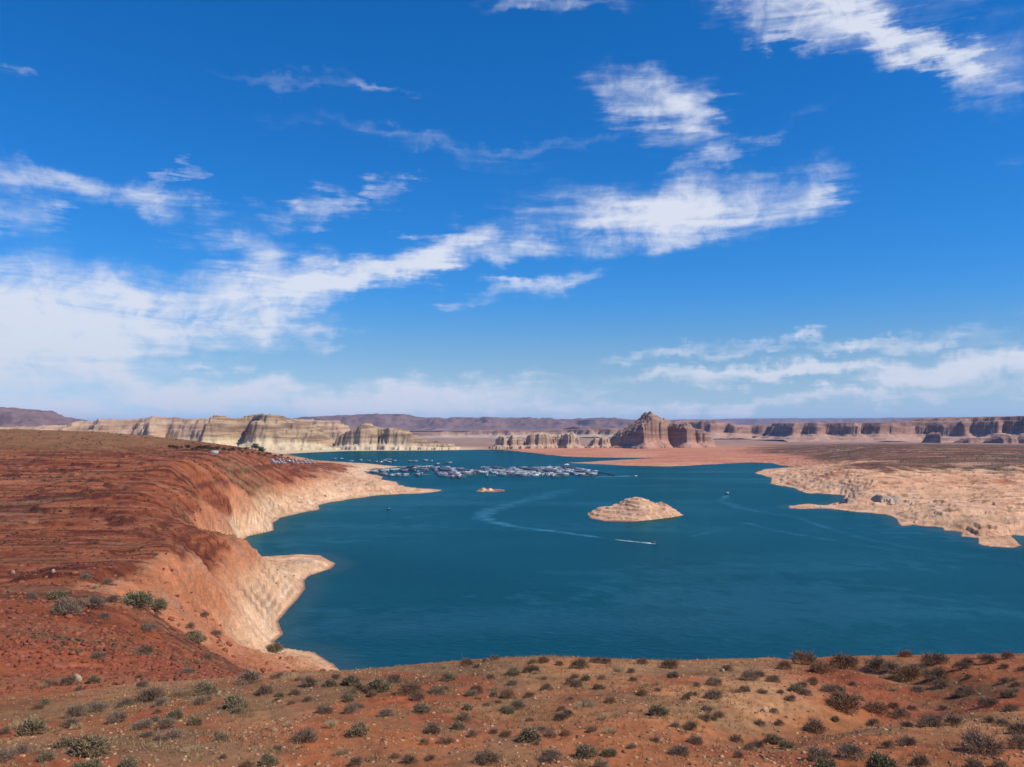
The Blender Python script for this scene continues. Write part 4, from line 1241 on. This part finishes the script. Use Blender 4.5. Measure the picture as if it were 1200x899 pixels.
# ------------------------------------------------------------------ plants
def mat_leaf(name, a, b2, dry, scale=5.0):
    m, t, b = mat_new(name)
    oi = t.n("ShaderNodeObjectInfo")
    tc_ = t.n("ShaderNodeTexCoord")
    nz = t.n("ShaderNodeTexNoise", i_Scale=scale, i_Detail=3.0, i_Vector=tc_.outputs["Object"])
    c = t.mix(t.ramp(nz.outputs[0], .35, .65), a, b2)
    c = t.mix(t.math("MULTIPLY", oi.outputs["Random"], .55), c, dry)
    t.link(c, b.inputs["Base Color"])
    b.inputs["Roughness"].default_value = .9
    b.inputs["Specular IOR Level"].default_value = .1
    return m


LEAF = {"grey": mat_leaf("grey_sage_twigs", (.22, .162, .112), (.34, .255, .175), (.19, .125, .085)),
        "purple": mat_leaf("purple_brown_twigs", (.165, .108, .075), (.26, .175, .12), (.22, .155, .10)),
        "olive": mat_leaf("olive_leaves", (.205, .165, .092), (.31, .25, .145), (.25, .18, .105)),
        "green": mat_leaf("dull_green_leaves", (.165, .145, .080), (.25, .215, .12), (.22, .175, .10)),
        "straw": mat_leaf("straw_dry_grass", (.38, .27, .145), (.52, .39, .22), (.32, .21, .11)),
        "brown": mat_leaf("rust_brown_twigs", (.22, .120, .068), (.32, .19, .11), (.19, .12, .075))}
LOOK = {"grey": "grey-brown twiggy shrub", "purple": "dark purplish shrub", "olive": "olive rounded bush", "green": "dull green leafy bush", "straw": "pale straw grass clump", "brown": "rust-brown dry shrub"}


def shrub_meshes(kind, seed):
    """unit shrub: about 1 m across, 0.62 m tall; many thin twigs and leaf-sized faces in uneven clumps"""
    rs = np.random.RandomState(seed)
    tv, tf, lv, lf = [], [], [], []

    def strip(pts_, w0, w1, V, Fc):
        d = Vector(pts_[-1]) - Vector(pts_[0])
        sd_ = d.cross(Vector((rs.randn(), rs.randn(), rs.randn())))
        sd_ = sd_.normalized() if sd_.length > 1e-6 else Vector((1, 0, 0))
        k0 = len(V)
        n = len(pts_)
        for i, p in enumerate(pts_):
            wv_ = (w0 + (w1 - w0) * i / (n - 1)) / 2
            V.append(tuple(Vector(p) - sd_ * wv_))
            V.append(tuple(Vector(p) + sd_ * wv_))
        for i in range(n - 1):
            Fc.append((k0 + 2 * i, k0 + 2 * i + 1, k0 + 2 * i + 3, k0 + 2 * i + 2))

    nclump = {"straw": 5, "grey": 12, "purple": 12, "olive": 15, "green": 16, "brown": 12}[kind]
    asym = rs.uniform(-.12, .12, 2)
    clumps = []
    for k in range(nclump):
        a = rs.uniform(0, 2 * math.pi)
        rr = math.sqrt(rs.uniform(0, 1)) * .40
        hh = (.38 * (1 - (rr / .5) ** 2) ** .5 + .03) * rs.uniform(.55, 1.1)
        clumps.append(Vector((rr * math.cos(a) + asym[0], rr * math.sin(a) + asym[1], hh)))
    for c in clumps:
        b0 = Vector((rs.uniform(-.06, .06), rs.uniform(-.06, .06), -.03))
        mid = b0.lerp(c, .5) + Vector((rs.uniform(-.05, .05), rs.uniform(-.05, .05), -.02))
        strip([b0, mid, c], .022, .010, tv, tf)
        for _ in range(7 if kind != "straw" else 2):
            e = c + Vector((rs.randn() * .10, rs.randn() * .10, abs(rs.randn()) * .10 + .02))
            s0 = mid.lerp(c, rs.uniform(.2, 1))
            strip([s0, s0.lerp(e, .5) + Vector((rs.randn() * .015,) * 3), e], .012, .006, tv, tf)
        nl = {"straw": 80, "grey": 150, "purple": 150, "olive": 160, "green": 160, "brown": 150}[kind]
        for _ in range(nl):
            if kind == "straw":
                b1 = Vector((c.x + rs.randn() * .07, c.y + rs.randn() * .07, -.02))
                out = Vector((b1.x * .7 + rs.randn() * .08, b1.y * .7 + rs.randn() * .08, rs.uniform(.22, .5)))
                strip([b1, b1 + out * .6 + Vector((0, 0, .05)), b1 + out], .013, .003, lv, lf)
            else:
                if rs.rand() < .55:
                    p = c + Vector((rs.randn() * .085, rs.randn() * .085, rs.randn() * .065))
                else:
                    a_ = rs.uniform(0, 6.283)
                    q_ = math.sqrt(rs.uniform(0, 1)) * .47
                    p = Vector((q_ * math.cos(a_) + asym[0] * .5, q_ * math.sin(a_) + asym[1] * .5, (1 - (q_ / .5) ** 2) ** .5 * .40 * rs.uniform(.15, 1.0)))
                if p.z < .015:
                    p.z = rs.uniform(.02, .1)
                dr = (p - Vector((0, 0, -.1))).normalized() + Vector((rs.randn(), rs.randn(), rs.randn())) * .7
                ln_ = rs.uniform(.04, .085) if kind in ("grey", "purple", "brown") else rs.uniform(.035, .07)
                wd_ = rs.uniform(.010, .018) if kind in ("grey", "purple", "brown") else rs.uniform(.020, .034)
                strip([p, p + dr * ln_], wd_, wd_ * .5, lv, lf)
    return poly_mesh("foliage", lv, lf), poly_mesh("stems", tv, tf)


SHRUB = {}
for ki, kind in enumerate(LEAF):
    for v_ in range(4):
        fm, sm_ = shrub_meshes(kind, 100 * ki + v_)
        fm.materials.append(LEAF[kind])
        sm_.materials.append(M_BARK)
        SHRUB[kind, v_] = (fm, sm_)


def shrub(kind, x, y, z, width, squash=1.0, parts=True):
    v_ = rnd.randrange(4)
    fm, sm_ = SHRUB[kind, v_]
    nm = "grass_clump" if kind == "straw" else "desert_shrub"
    r_ = empty(nm, (x, y, z - .02), rnd.uniform(0, 6.28))
    r_.scale = (width, width * rnd.uniform(.8, 1.1), width * squash * rnd.uniform(.85, 1.1))
    link_mesh("foliage", fm, None, r_)
    if parts:
        link_mesh("stems", sm_, None, r_)
    return r_


# photo x, y of the middle of the plant, width in photo pixels, kind
def tri(ox, oy, lst):
    return [(ox + a / 3.0, oy + b_ / 3.0, w_ / 3.0, k) for a, b_, w_, k in lst]


G_, P_, O_, N_, S_, B_ = "grey", "purple", "olive", "green", "straw", "brown"
PLANTS = tri(400, 740, [(440, 105, 55, P_), (505, 100, 30, P_), (540, 92, 35, P_), (475, 120, 30, P_), (350, 122, 45, S_), (655, 95, 70, S_), (710, 98, 50, B_), (767, 110, 35, P_), (840, 115, 60, P_), (895, 97, 50, P_), (930, 102, 40, P_),
    (1060, 102, 50, P_), (1150, 115, 60, B_), (600, 140, 60, O_), (660, 128, 60, B_), (680, 135, 40, O_), (525, 160, 35, P_), (375, 160, 55, O_), (340, 205, 60, G_), (245, 195, 100, B_), (270, 225, 60, P_), (140, 185, 90, O_), (40, 165, 80, O_),
    (470, 200, 60, B_), (585, 215, 70, B_), (605, 175, 50, G_), (720, 195, 40, P_), (830, 180, 50, G_), (820, 155, 35, P_), (700, 155, 50, S_), (860, 160, 40, O_), (915, 160, 40, G_), (918, 195, 30, G_), (980, 130, 50, S_), (1020, 135, 40, G_),
    (1025, 165, 40, P_), (1055, 212, 45, B_), (1110, 200, 35, G_), (1095, 175, 60, S_), (805, 232, 30, P_), (865, 250, 45, G_), (775, 268, 40, B_), (920, 298, 45, S_), (885, 340, 40, G_), (1175, 325, 50, G_), (1115, 275, 70, O_), (620, 255, 60, G_),
    (585, 275, 50, O_), (510, 255, 30, G_), (440, 265, 50, O_), (430, 300, 60, P_), (410, 330, 60, O_), (320, 335, 80, P_), (365, 270, 60, S_), (280, 270, 60, O_), (160, 280, 70, G_), (35, 270, 60, G_), (25, 235, 50, O_), (50, 345, 90, O_),
    (460, 360, 40, P_), (535, 350, 35, P_), (575, 355, 50, B_), (660, 305, 40, G_), (665, 350, 120, O_), (735, 355, 60, G_), (790, 350, 50, B_), (510, 435, 100, P_), (740, 430, 90, G_), (860, 410, 130, O_), (940, 420, 60, N_), (1020, 400, 40, G_),
    (1185, 415, 70, G_), (850, 460, 60, S_), (910, 465, 70, G_), (240, 445, 70, P_), (190, 430, 50, B_), (310, 440, 45, P_), (50, 455, 60, P_), (290, 380, 35, B_), (375, 380, 50, B_), (10, 420, 40, G_)])
PLANTS += tri(800, 740, [(155, 125, 50, P_), (110, 170, 70, G_), (50, 185, 35, P_), (235, 155, 60, G_), (320, 165, 50, P_), (270, 150, 40, B_), (355, 120, 50, B_), (430, 95, 80, B_), (490, 120, 90, B_), (560, 105, 90, B_), (590, 100, 50, P_), (685, 110, 90, P_),
    (735, 125, 60, G_), (780, 75, 60, B_), (885, 95, 80, P_), (790, 140, 100, B_), (890, 150, 80, P_), (910, 180, 60, P_), (980, 120, 50, P_), (1005, 105, 50, P_), (1050, 80, 50, S_), (1075, 100, 50, P_), (1130, 120, 35, P_), (1195, 130, 30, P_),
    (1145, 85, 40, P_), (1005, 155, 30, P_), (995, 210, 60, P_), (1075, 245, 60, P_), (1130, 175, 30, B_), (1155, 268, 45, P_), (1185, 345, 60, P_), (1130, 320, 50, G_), (1190, 390, 80, P_), (1050, 390, 140, G_), (570, 235, 150, B_), (690, 265, 90, B_),
    (770, 285, 60, P_), (790, 325, 40, P_), (870, 315, 80, P_), (420, 185, 35, P_), (435, 210, 50, G_), (515, 195, 60, G_), (345, 210, 30, P_), (285, 210, 35, G_), (215, 195, 40, B_), (105, 220, 60, G_), (85, 268, 45, G_), (75, 300, 45, P_),
    (25, 330, 55, P_), (40, 380, 60, G_), (270, 320, 40, G_), (465, 335, 70, P_), (480, 420, 110, G_), (600, 420, 110, G_), (720, 395, 50, P_), (785, 385, 60, P_), (315, 380, 60, O_), (260, 395, 50, P_), (195, 430, 40, P_), (370, 400, 50, O_),
    (840, 455, 60, P_), (700, 455, 130, N_), (1025, 465, 80, P_), (500, 465, 100, N_), (1080, 310, 40, P_), (1120, 465, 60, G_)])
PLANTS += tri(0, 600, [(830, 660, 120, O_), (930, 625, 60, P_), (700, 665, 55, G_), (610, 630, 80, S_), (720, 620, 80, O_), (530, 635, 100, P_), (565, 665, 60, G_), (880, 585, 80, G_), (975, 575, 50, P_), (1020, 580, 60, S_), (1085, 590, 80, G_), (1165, 595, 60, O_),
    (1035, 630, 50, P_), (1080, 655, 45, P_), (985, 640, 40, O_), (1140, 690, 70, G_), (1075, 785, 90, P_), (1030, 740, 50, S_), (1180, 740, 60, S_), (1180, 840, 60, S_), (945, 875, 60, O_), (870, 885, 60, B_), (690, 735, 50, O_), (620, 710, 60, O_),
    (585, 745, 60, G_), (500, 740, 80, G_), (410, 725, 60, G_), (520, 775, 50, G_), (610, 780, 60, G_), (540, 815, 50, S_), (340, 685, 70, G_), (270, 700, 80, G_), (440, 670, 50, P_), (120, 755, 100, O_), (240, 745, 60, P_), (330, 815, 150, O_),
    (240, 810, 70, O_), (20, 855, 70, G_), (165, 860, 50, O_), (75, 835, 50, G_), (330, 885, 80, N_), (440, 885, 90, N_), (270, 890, 60, O_), (785, 860, 30, P_), (690, 825, 60, S_), (20, 770, 40, P_), (60, 740, 60, S_), (200, 760, 40, S_)])
n_fore = len(PLANTS)
PLANTS += tri(0, 600, [(490, 315, 80, N_), (550, 330, 70, N_), (370, 365, 40, G_), (690, 440, 70, O_), (755, 425, 40, G_), (520, 405, 60, G_), (515, 485, 50, P_), (730, 510, 30, P_), (970, 475, 50, O_), (345, 505, 50, G_), (335, 590, 50, O_), (660, 560, 50, G_), (490, 575, 30, P_),
    (110, 290, 40, G_), (240, 330, 100, G_), (200, 290, 60, O_), (330, 320, 70, G_), (390, 305, 40, P_), (300, 225, 50, G_), (375, 245, 40, G_), (330, 260, 40, S_), (670, 400, 40, G_), (240, 345, 60, G_), (215, 315, 50, S_), (720, 360, 30, G_)])
n_hand = len(PLANTS)
for _ in range(95):                                         # smaller plants between them on the knoll
    PLANTS.append((rnd.uniform(5, 1195), rnd.triangular(785, 895, 800) + 0, rnd.uniform(9, 17), rnd.choice([G_, P_, P_, O_, S_, S_, B_])))
hp = hits([(p[0], p[1] + .25 * p[2]) for p in PLANTS])
cells = {}
for i, ((px, py, wpx, kind), (x, y, z)) in enumerate(zip(PLANTS, hp)):
    if i < n_fore or i >= n_hand:
        if y > 75:
            y0_ = y
            y = 60.0
            x = x / y0_ * y
            z = height_at(x, y)
    wpx = wpx if wpx < 28 else 28 + (wpx - 28) * .5
    wd = wpx / F * math.hypot(x, y) * (.94 if i < n_fore else 1.0) * rnd.uniform(.82, 1.12)
    big_ = i < n_hand
    r_ = shrub(kind, x, y, z, wd, 1.0 if kind != S_ else .8, True)
    colm = ["at the far left", "left of centre", "slightly left of centre", "near the middle", "right of centre", "at the far right"][min(5, int(px / 200))]
    row = "on the knoll's crest" if (py < 785 + (max(0, 430 - px) * .12)) else ("in the lowest foreground" if py > 860 else "on the foreground slope")
    if n_fore <= i < n_hand:
        row = "in the red valley"
    cells.setdefault((kind, row, colm), []).append((px, wd, r_))
for (kind, row, colm), lst in cells.items():
    lst.sort(key=lambda q: q[0])
    n = len(lst)
    for k, (px, wd, r_) in enumerate(lst):
        pre = ""
        if n == 2:
            pre = ("left one of two ", "right one of two ")[k]
        elif n == 3:
            pre = ("leftmost of three ", "middle one of three ", "rightmost of three ")[k]
        elif n > 3:
            pre = "leftmost " if k == 0 else "rightmost " if k == n - 1 else ("second from left, " if k == 1 else "second from right, " if k == n - 2 else "one of several ")
        noun = LOOK[kind]
        if pre.endswith("two ") or pre.endswith("three ") or pre.startswith("one of several"):
            noun = noun + ("s" if not noun.endswith("sh") else "es")
        noun = noun.replace("rounded ", "").replace("leafy ", "")
        tag(r_, (pre + noun + " " + row + " " + colm).strip(), "grass clump" if kind == S_ else "shrub", "grass clumps in the foreground" if kind == S_ else "shrubs in the foreground")

# low scrub too small and too many to count
def scatter_blobs(name, P, size, mat, seed, flatz=.7):
    rs = np.random.RandomState(seed)
    phi = (1 + 5 ** .5) / 2
    ico = np.array([(-1, phi, 0), (1, phi, 0), (-1, -phi, 0), (1, -phi, 0), (0, -1, phi), (0, 1, phi), (0, -1, -phi), (0, 1, -phi), (phi, 0, -1), (phi, 0, 1), (-phi, 0, -1), (-phi, 0, 1)]) / 1.9
    fc = np.array([(0, 11, 5), (0, 5, 1), (0, 1, 7), (0, 7, 10), (0, 10, 11), (1, 5, 9), (5, 11, 4), (11, 10, 2), (10, 7, 6), (7, 1, 8), (3, 9, 4), (3, 4, 2), (3, 2, 6), (3, 6, 8), (3, 8, 9), (4, 9, 5), (2, 4, 11), (6, 2, 10), (8, 6, 7), (9, 8, 1)])
    n = len(P)
    v = ico[None] * rs.uniform(.55, 1.3, (n, 12, 1))
    a = rs.uniform(0, 6.28, n)
    ca, sa = np.cos(a)[:, None], np.sin(a)[:, None]
    vx, vy = v[..., 0] * rs.uniform(.7, 1.3, (n, 1)), v[..., 1]
    v = np.stack([vx * ca - vy * sa, vx * sa + vy * ca, v[..., 2] * flatz], -1) * np.asarray(size)[:, None, None] * .5
    v += np.asarray(P)[:, None, :]
    f = (fc[None] + 12 * np.arange(n)[:, None, None]).reshape(-1, 3)
    me = bpy.data.meshes.new(name)
    me.vertices.add(n * 12)
    me.vertices.foreach_set("co", v.astype(np.float32).ravel())
    me.loops.add(f.size)
    me.loops.foreach_set("vertex_index", f.astype(np.int32).ravel())
    me.polygons.add(len(f))
    me.polygons.foreach_set("loop_start", np.arange(0, f.size, 3, dtype=np.int32))
    me.update(calc_edges=True)
    return link_mesh(name, me, mat)


def mat_scrub(name, a, b2):
    m, t, b = mat_new(name)
    geo = t.n("ShaderNodeNewGeometry")
    t.link(t.mix(t.n("ShaderNodeTexNoise", i_Scale=.15, i_Detail=3.0, i_Vector=geo.outputs["Position"]).outputs[0], a, b2), b.inputs["Base Color"])
    t.link(t.mix(geo.outputs["Random Per Island"], a, b2), b.inputs["Base Color"])
    b.inputs["Roughness"].default_value = .95
    b.inputs["Specular IOR Level"].default_value = .08
    return m


def region_points(n, a0, a1, r0, r1, seed, keep):
    rs = np.random.RandomState(seed)
    A = rs.uniform(a0, a1, n)
    R = np.exp(rs.uniform(math.log(r0), math.log(r1), n))
    X, Y = R * np.sin(A), R * np.cos(A)
    h, c, s_, pale, rub = terrain(X, Y)
    k = keep(X, Y, h, s_, pale, rub, rs)
    return np.stack([X, Y, h], 1)[k]


M_SCRUB = mat_scrub("far_scrub", (.055, .045, .026), (.12, .09, .048))
M_STONE = mat_scrub("red_loose_stone", (.15, .046, .027), (.30, .11, .062))
M_STONE2 = mat_scrub("pale_and_brown_gravel", (.13, .065, .038), (.48, .30, .17))
P1 = region_points(9000, -.62, -.16, 130, 2600, 301, lambda X, Y, h, s, p, rub, rs: (s > 10) & (rs.rand(len(X)) < .25 + .75 * sstep(-.1, .4, fbm(X / 80, Y / 50, 3, 311))) & ((p < .5) | (rs.rand(len(X)) < .06)))
P2 = region_points(16000, .10, .62, 1000, 5200, 302, lambda X, Y, h, s, p, rub, rs: (s > 10) & (p < .4) & (h > 17) & (rs.rand(len(X)) < .2 + .8 * sstep(-.2, .3, fbm(X / 300, Y / 120, 3, 312))))
P3 = np.concatenate([P1, P2])
rs = np.random.RandomState(5)
rr_ = np.hypot(P3[:, 0], P3[:, 1])
sz = rs.uniform(.6, 1.7, len(P3)) * np.clip(rr_ / 420, .6, 2.6)
tag(scatter_blobs("scrub", P3 + [0, 0, .1], sz, M_SCRUB, 5), kind="stuff")
# loose stone
P4 = region_points(42000, -.62, .62, 21, 74, 303, lambda X, Y, h, s, p, rub, rs: rs.rand(len(X)) < .35 + .65 * sstep(-.3, .4, fbm(X / 5, Y / 5, 3, 313)))
rs = np.random.RandomState(6)
tag(scatter_blobs("gravel", P4, .035 + .20 * rs.rand(len(P4)) ** 4, M_STONE2, 6, .6), kind="stuff")
P5 = region_points(26000, -.62, -.20, 70, 420, 304, lambda X, Y, h, s, p, rub, rs: (s > 10) & (rs.rand(len(X)) < .04 + .9 * rub + .12 * (p < .3) + .035 * (p > .5)))
tag(scatter_blobs("rubble", P5, (.22 + 1.0 * np.random.RandomState(7).rand(len(P5)) ** 3) * np.clip(np.hypot(P5[:, 0], P5[:, 1]) / 150, .6, 2.2), M_STONE, 7, .7), kind="stuff")
# dry grass wisps
P6 = region_points(20000, -.62, .62, 22, 70, 305, lambda X, Y, h, s, p, rub, rs: rs.rand(len(X)) < .10 + .9 * sstep(-.05, .5, fbm(X / 6, Y / 6, 3, 315) + .6 * blob(X, Y, 600, 54, 210, .2) + .4 * blob(X, Y, 250, 46, 170, .22)))
gv, gf = [], []
rs = np.random.RandomState(8)
for p in P6:
    for _ in range(7):
        b0 = p + np.array([rs.randn() * .05, rs.randn() * .05, -.01])
        hgt = rs.uniform(.06, .22)
        tip = b0 + np.array([rs.randn() * .07, rs.randn() * .07, hgt])
        ww = rs.uniform(.006, .014)
        aa = rs.uniform(0, 3.14)
        k = len(gv)
        gv += [b0 - [ww * math.cos(aa), ww * math.sin(aa), 0], b0 + [ww * math.cos(aa), ww * math.sin(aa), 0], tip]
        gf.append((k, k + 1, k + 2))
M_DRY = mat_scrub("dry_grass_blades", (.17, .12, .06), (.42, .31, .17))
tag(link_mesh("dry_grass", poly_mesh("dry_grass", np.array(gv), gf), M_DRY), kind="stuff")


# ------------------------------------------------------------------ single boulders
def rock_mesh(seed, n=14, m=9):
    rs = np.random.RandomState(seed)
    cuts = [(Vector(rs.randn(3)).normalized(), rs.uniform(.62, .95)) for _ in range(9)]
    vs, fs = [], []
    for i in range(m + 1):
        th = math.pi * i / m
        for j_ in range(n):
            ph = 2 * math.pi * j_ / n
            d = Vector((math.sin(th) * math.cos(ph), math.sin(th) * math.sin(ph), math.cos(th)))
            r_ = 1.0
            for nn, q in cuts:
                dt = d.dot(nn)
                if dt > 1e-3:
                    r_ = min(r_, q / dt)
            r_ *= 1 + .05 * rs.randn()
            vs.append((d.x * r_ * .5, d.y * r_ * .42, d.z * r_ * .36))
    for i in range(m):
        for j_ in range(n):
            fs.append((i * n + j_, (i + 1) * n + j_, (i + 1) * n + (j_ + 1) % n, i * n + (j_ + 1) % n))
    return poly_mesh("boulder", vs, fs)


M_BRED = mat_plain("red_sandstone_boulder", (.27, .085, .048), .95, .35, 1.5, .08)
M_BPALE = mat_plain("pale_sandstone_boulder", (.46, .30, .195), .95, .25, 1.5, .08)
M_BDARK = mat_rock("grey_slickrock_outcrop", (.50, .37, .26), (.36, .25, .17), (.17, .115, .085), 7.0, 3.0)
RK = [rock_mesh(400 + k) for k in range(6)]
RKP = [rock_mesh(420 + k) for k in range(4)]
for m_ in RK:
    m_.materials.append(M_BRED)
for m_ in RKP:
    m_.materials.append(M_BPALE)
BOULD = [(rnd.uniform(5, 270), rnd.triangular(690, 812, 760), rnd.uniform(4, 9)) for _ in range(70)]
BOULD = [b_ for b_ in BOULD if b_[1] < 855 - .2 * b_[0] - 12]
hb_ = hits([(a, b_) for a, b_, _ in BOULD], 62, 700)
cb = {}
for (px, py, wpx), (x, y, z) in zip(BOULD, hb_):
    wd = wpx / F * math.hypot(x, y)
    o = link_mesh("boulder", rnd.choice(RK))
    o.location = (x, y, z + wd * .1)
    o.rotation_euler = (rnd.uniform(-.3, .3), rnd.uniform(-.3, .3), rnd.uniform(0, 6.28))
    o.scale = (wd, wd * rnd.uniform(.7, 1.1), wd * rnd.uniform(.8, 1.2))
    rowm = "farther up the red valley" if py < 745 else "in the near red valley"
    cm = "at the left edge" if px < 90 else ("midway to the pale cliff" if px < 180 else "beside the pale slope")
    tag(o, "rough dark red boulder " + rowm + " " + cm, "boulder", "red boulders " + rowm + " " + cm)
for px, py, wpx, lb in [(896, 834, 12, "single pale rock standing out on the foreground slope right of centre"), (90, 798, 16, "pale pinkish rock lying among red boulders in the near valley"),
                        (15, 672, 6, "leftmost pale rock up the red slope"), (745, 812, 5, "small pale stone in the middle of the gravel slope"), (62, 671, 7, "pale broken rock slab up the red slope beyond the boulders"),
                        (847, 787, 7, "light stone beside a grey shrub right of centre")]:
    x, y, z = hits([(px, py)])[0]
    wd = wpx / F * math.hypot(x, y)
    o = link_mesh("boulder", RKP[hash(lb) % 4 if False else len(lb) % 4])
    o.location = (x, y, z + wd * .12)
    o.scale = (wd, wd * .8, wd * 1.1)
    o.rotation_euler = (0, 0, px)
    tag(o, lb, "rock")
# big outcrops on the right shore, rooted in the bedrock
for k, (D_, ol, sk, lb) in enumerate([
        (1395, [(983, 4), (988, -9), (996, -10), (1002, 2), (1000, 22), (985, 22)], [(982, 596), (984, 588), (988, 583.5), (994, 581.5), (999, 584), (1002, 589), (1004, 596)], "rounded grey boulder at the water's edge on the right shore"),
        (1375, [(1022, 8), (1027, -12), (1034, -6), (1037, -14), (1049, -10), (1062, 4), (1060, 34), (1024, 34)], [(1021, 596), (1024, 585), (1029, 579.5), (1035, 580.5), (1038, 583), (1048, 581), (1058, 584), (1064, 594)], "low cracked grey dome on the right shore beside the rounded boulder")]):
    mid = at(ol[1][0], 590, D_)
    o = butte("rock_outcrop", D_, ol, sk, [(-5, 0), (0, .25), (2.5, .62), (6, .85), (12, 1.0), (400, 1.0)], .8, M_BDARK, base=height_at(mid[0], D_) - 1.5, rough=.25, gully=3.5, gl=11, seed=60 + k, ridge=10, scree_c=(.60, .38, .24), scree_h=.2, stepz=3.0, stepw=.35)
    tag(o, lb, "rock")

# ------------------------------------------------------------------ far left shore: trees, parked trailers, small building
M_TREE = mat_leaf("dark_tree_leaves", (.030, .042, .020), (.060, .070, .032), (.05, .055, .03), .6)


def tree_meshes(seed):
    rs = np.random.RandomState(seed)
    lv, lf = [], []
    for c in range(16):
        cc = np.array([rs.randn() * .26, rs.randn() * .26, rs.uniform(.38, .92)])
        cc[:2] *= 1.15 - .6 * abs(cc[2] - .6)
        for _ in range(34):
            p = cc + rs.randn(3) * [.11, .11, .075]
            a, b_ = rs.randn(3), rs.randn(3)
            a, b_ = a / np.linalg.norm(a) * .06, b_ / np.linalg.norm(b_) * .05
            k = len(lv)
            lv += [p - a, p + b_, p + a, p - b_]
            lf.append((k, k + 1, k + 2, k + 3))
    tr = MB().tube((0, 0, -.05), (.02, .01, .42), .035, .022, 6)
    for k in range(4):
        a = k * 1.6
        tr.tube((.02, .01, .36), (.22 * math.cos(a), .22 * math.sin(a), .66), .016, .006, 5)
    return poly_mesh("crown", np.array(lv), lf), poly_mesh("trunk", tr.v, tr.f)


TM = []
for k in range(3):
    cm_, tm_ = tree_meshes(500 + k)
    cm_.materials.append(M_TREE)
    tm_.materials.append(M_BARK)
    TM.append((cm_, tm_))
TREES = [(300, 528.0, 8.0, "left one of two tall dark trees beside the pale sandy beach"), (306.5, 527.6, 8.5, "right one of two tall dark trees beside the pale sandy beach")]
for px in (200, 204, 208, 213, 219, 225, 230, 234, 238, 242, 246, 250, 255, 263, 268, 273, 281, 288):
    TREES.append((px, 526.3 + (px - 200) * .035 + rnd.uniform(-.6, .8), rnd.uniform(3.2, 5.5), "dark green tree in the line below the cream butte"))
for px, py in ((290, 533), (296, 531.5), (303, 533), (310, 535), (317, 533.5), (323, 535.5), (330, 536), (284, 531), (313, 532), (338, 537.5)):
    TREES.append((px, py, rnd.uniform(2.4, 3.6), "small dusty green tree around the shore camp above the marina"))
ht = hits([(a, b_) for a, b_, _, _ in TREES], 900, 3600, 300, 2400)
for (px, py, hpx, lb), (x, y, z) in zip(TREES, ht):
    hh = hpx / F * math.hypot(x, y)
    t_ = empty("tree", (x, y, z - .1), rnd.uniform(0, 6))
    t_.scale = (hh * 1.05, hh * 1.05, hh)
    cm_, tm_ = rnd.choice(TM)
    link_mesh("crown", cm_, None, t_)
    link_mesh("trunk", tm_, None, t_)
    tag(t_, lb, "tree", None if lb.startswith(("left", "right")) else ("trees below the cream butte" if "line" in lb else "trees around the shore camp"))
tl = empty("parked_trailer", (0, 0, 0))
MB().box((0, 0, 1.75), (8.4, 2.6, 2.6), (.97, .92)).box((4.9, 0, .8), (1.6, .3, .25)).build("body", M_TRAIL, tl)
MB().box((.2, 0, 2.05), (4.6, 2.56, .6)).build("window_band", M_GLASS, tl)
for sx in (-.7, .5):
    for sy in (-1, 1):
        MB().tube((sx, sy * 1.05, .4), (sx, sy * 1.32, .4), .4, .4, 10).build("wheel", M_BLACK, tl)
spots = []
for row in range(4):
    for k in range(11):
        if rnd.random() < .25:
            continue
        spots.append((318 + k * 4.6 + row * 1.1 + rnd.uniform(-.6, .6), 539.2 + row * 1.35 + rnd.uniform(-.2, .2)))
hs_ = hits(spots, 900, 3300, 300, 2400)
for k, (x, y, z) in enumerate(hs_):
    o = tl if k == 0 else copy_thing(tl)
    put(o, x, y, rnd.choice([.2, .2, 1.75]) + rnd.uniform(-.1, .1), z)
    tag(o, "pale blue-grey trailer parked in rows on the shore lot left of the marina", "trailer", "trailers parked on the shore lot")
x, y, z = hits([(251, 531.5)], 900, 3300, 300, 2200)[0]
bl = empty("low_building", (x, y, z), .25)
tag(bl, "low white building among dark trees below the cream butte", "building")
bl.scale = (.7, .7, .7)
MB().box((0, 0, 2.2), (17, 9, 4.6)).build("walls", M_WHITE, bl)
rf = MB()
rf.add([(-9.2, -5.2, 4.45), (9.2, -5.2, 4.45), (9.2, 5.2, 4.45), (-9.2, 5.2, 4.45), (-9.2, 0, 6.6), (9.2, 0, 6.6)], [(0, 1, 5, 4), (2, 3, 4, 5), (0, 4, 3), (1, 2, 5), (3, 2, 1, 0)])
rf.build("roof", M_CREAMP, bl)
for k in range(4):
    MB().box((-6 + k * 4, -4.52, 2.4), (1.6, .08, 1.4)).build("window", M_GLASS, bl)
print("boats", n_boats, "plants", len(PLANTS), "gravel", len(P4), "rubble", len(P5), "scrub", len(P3))
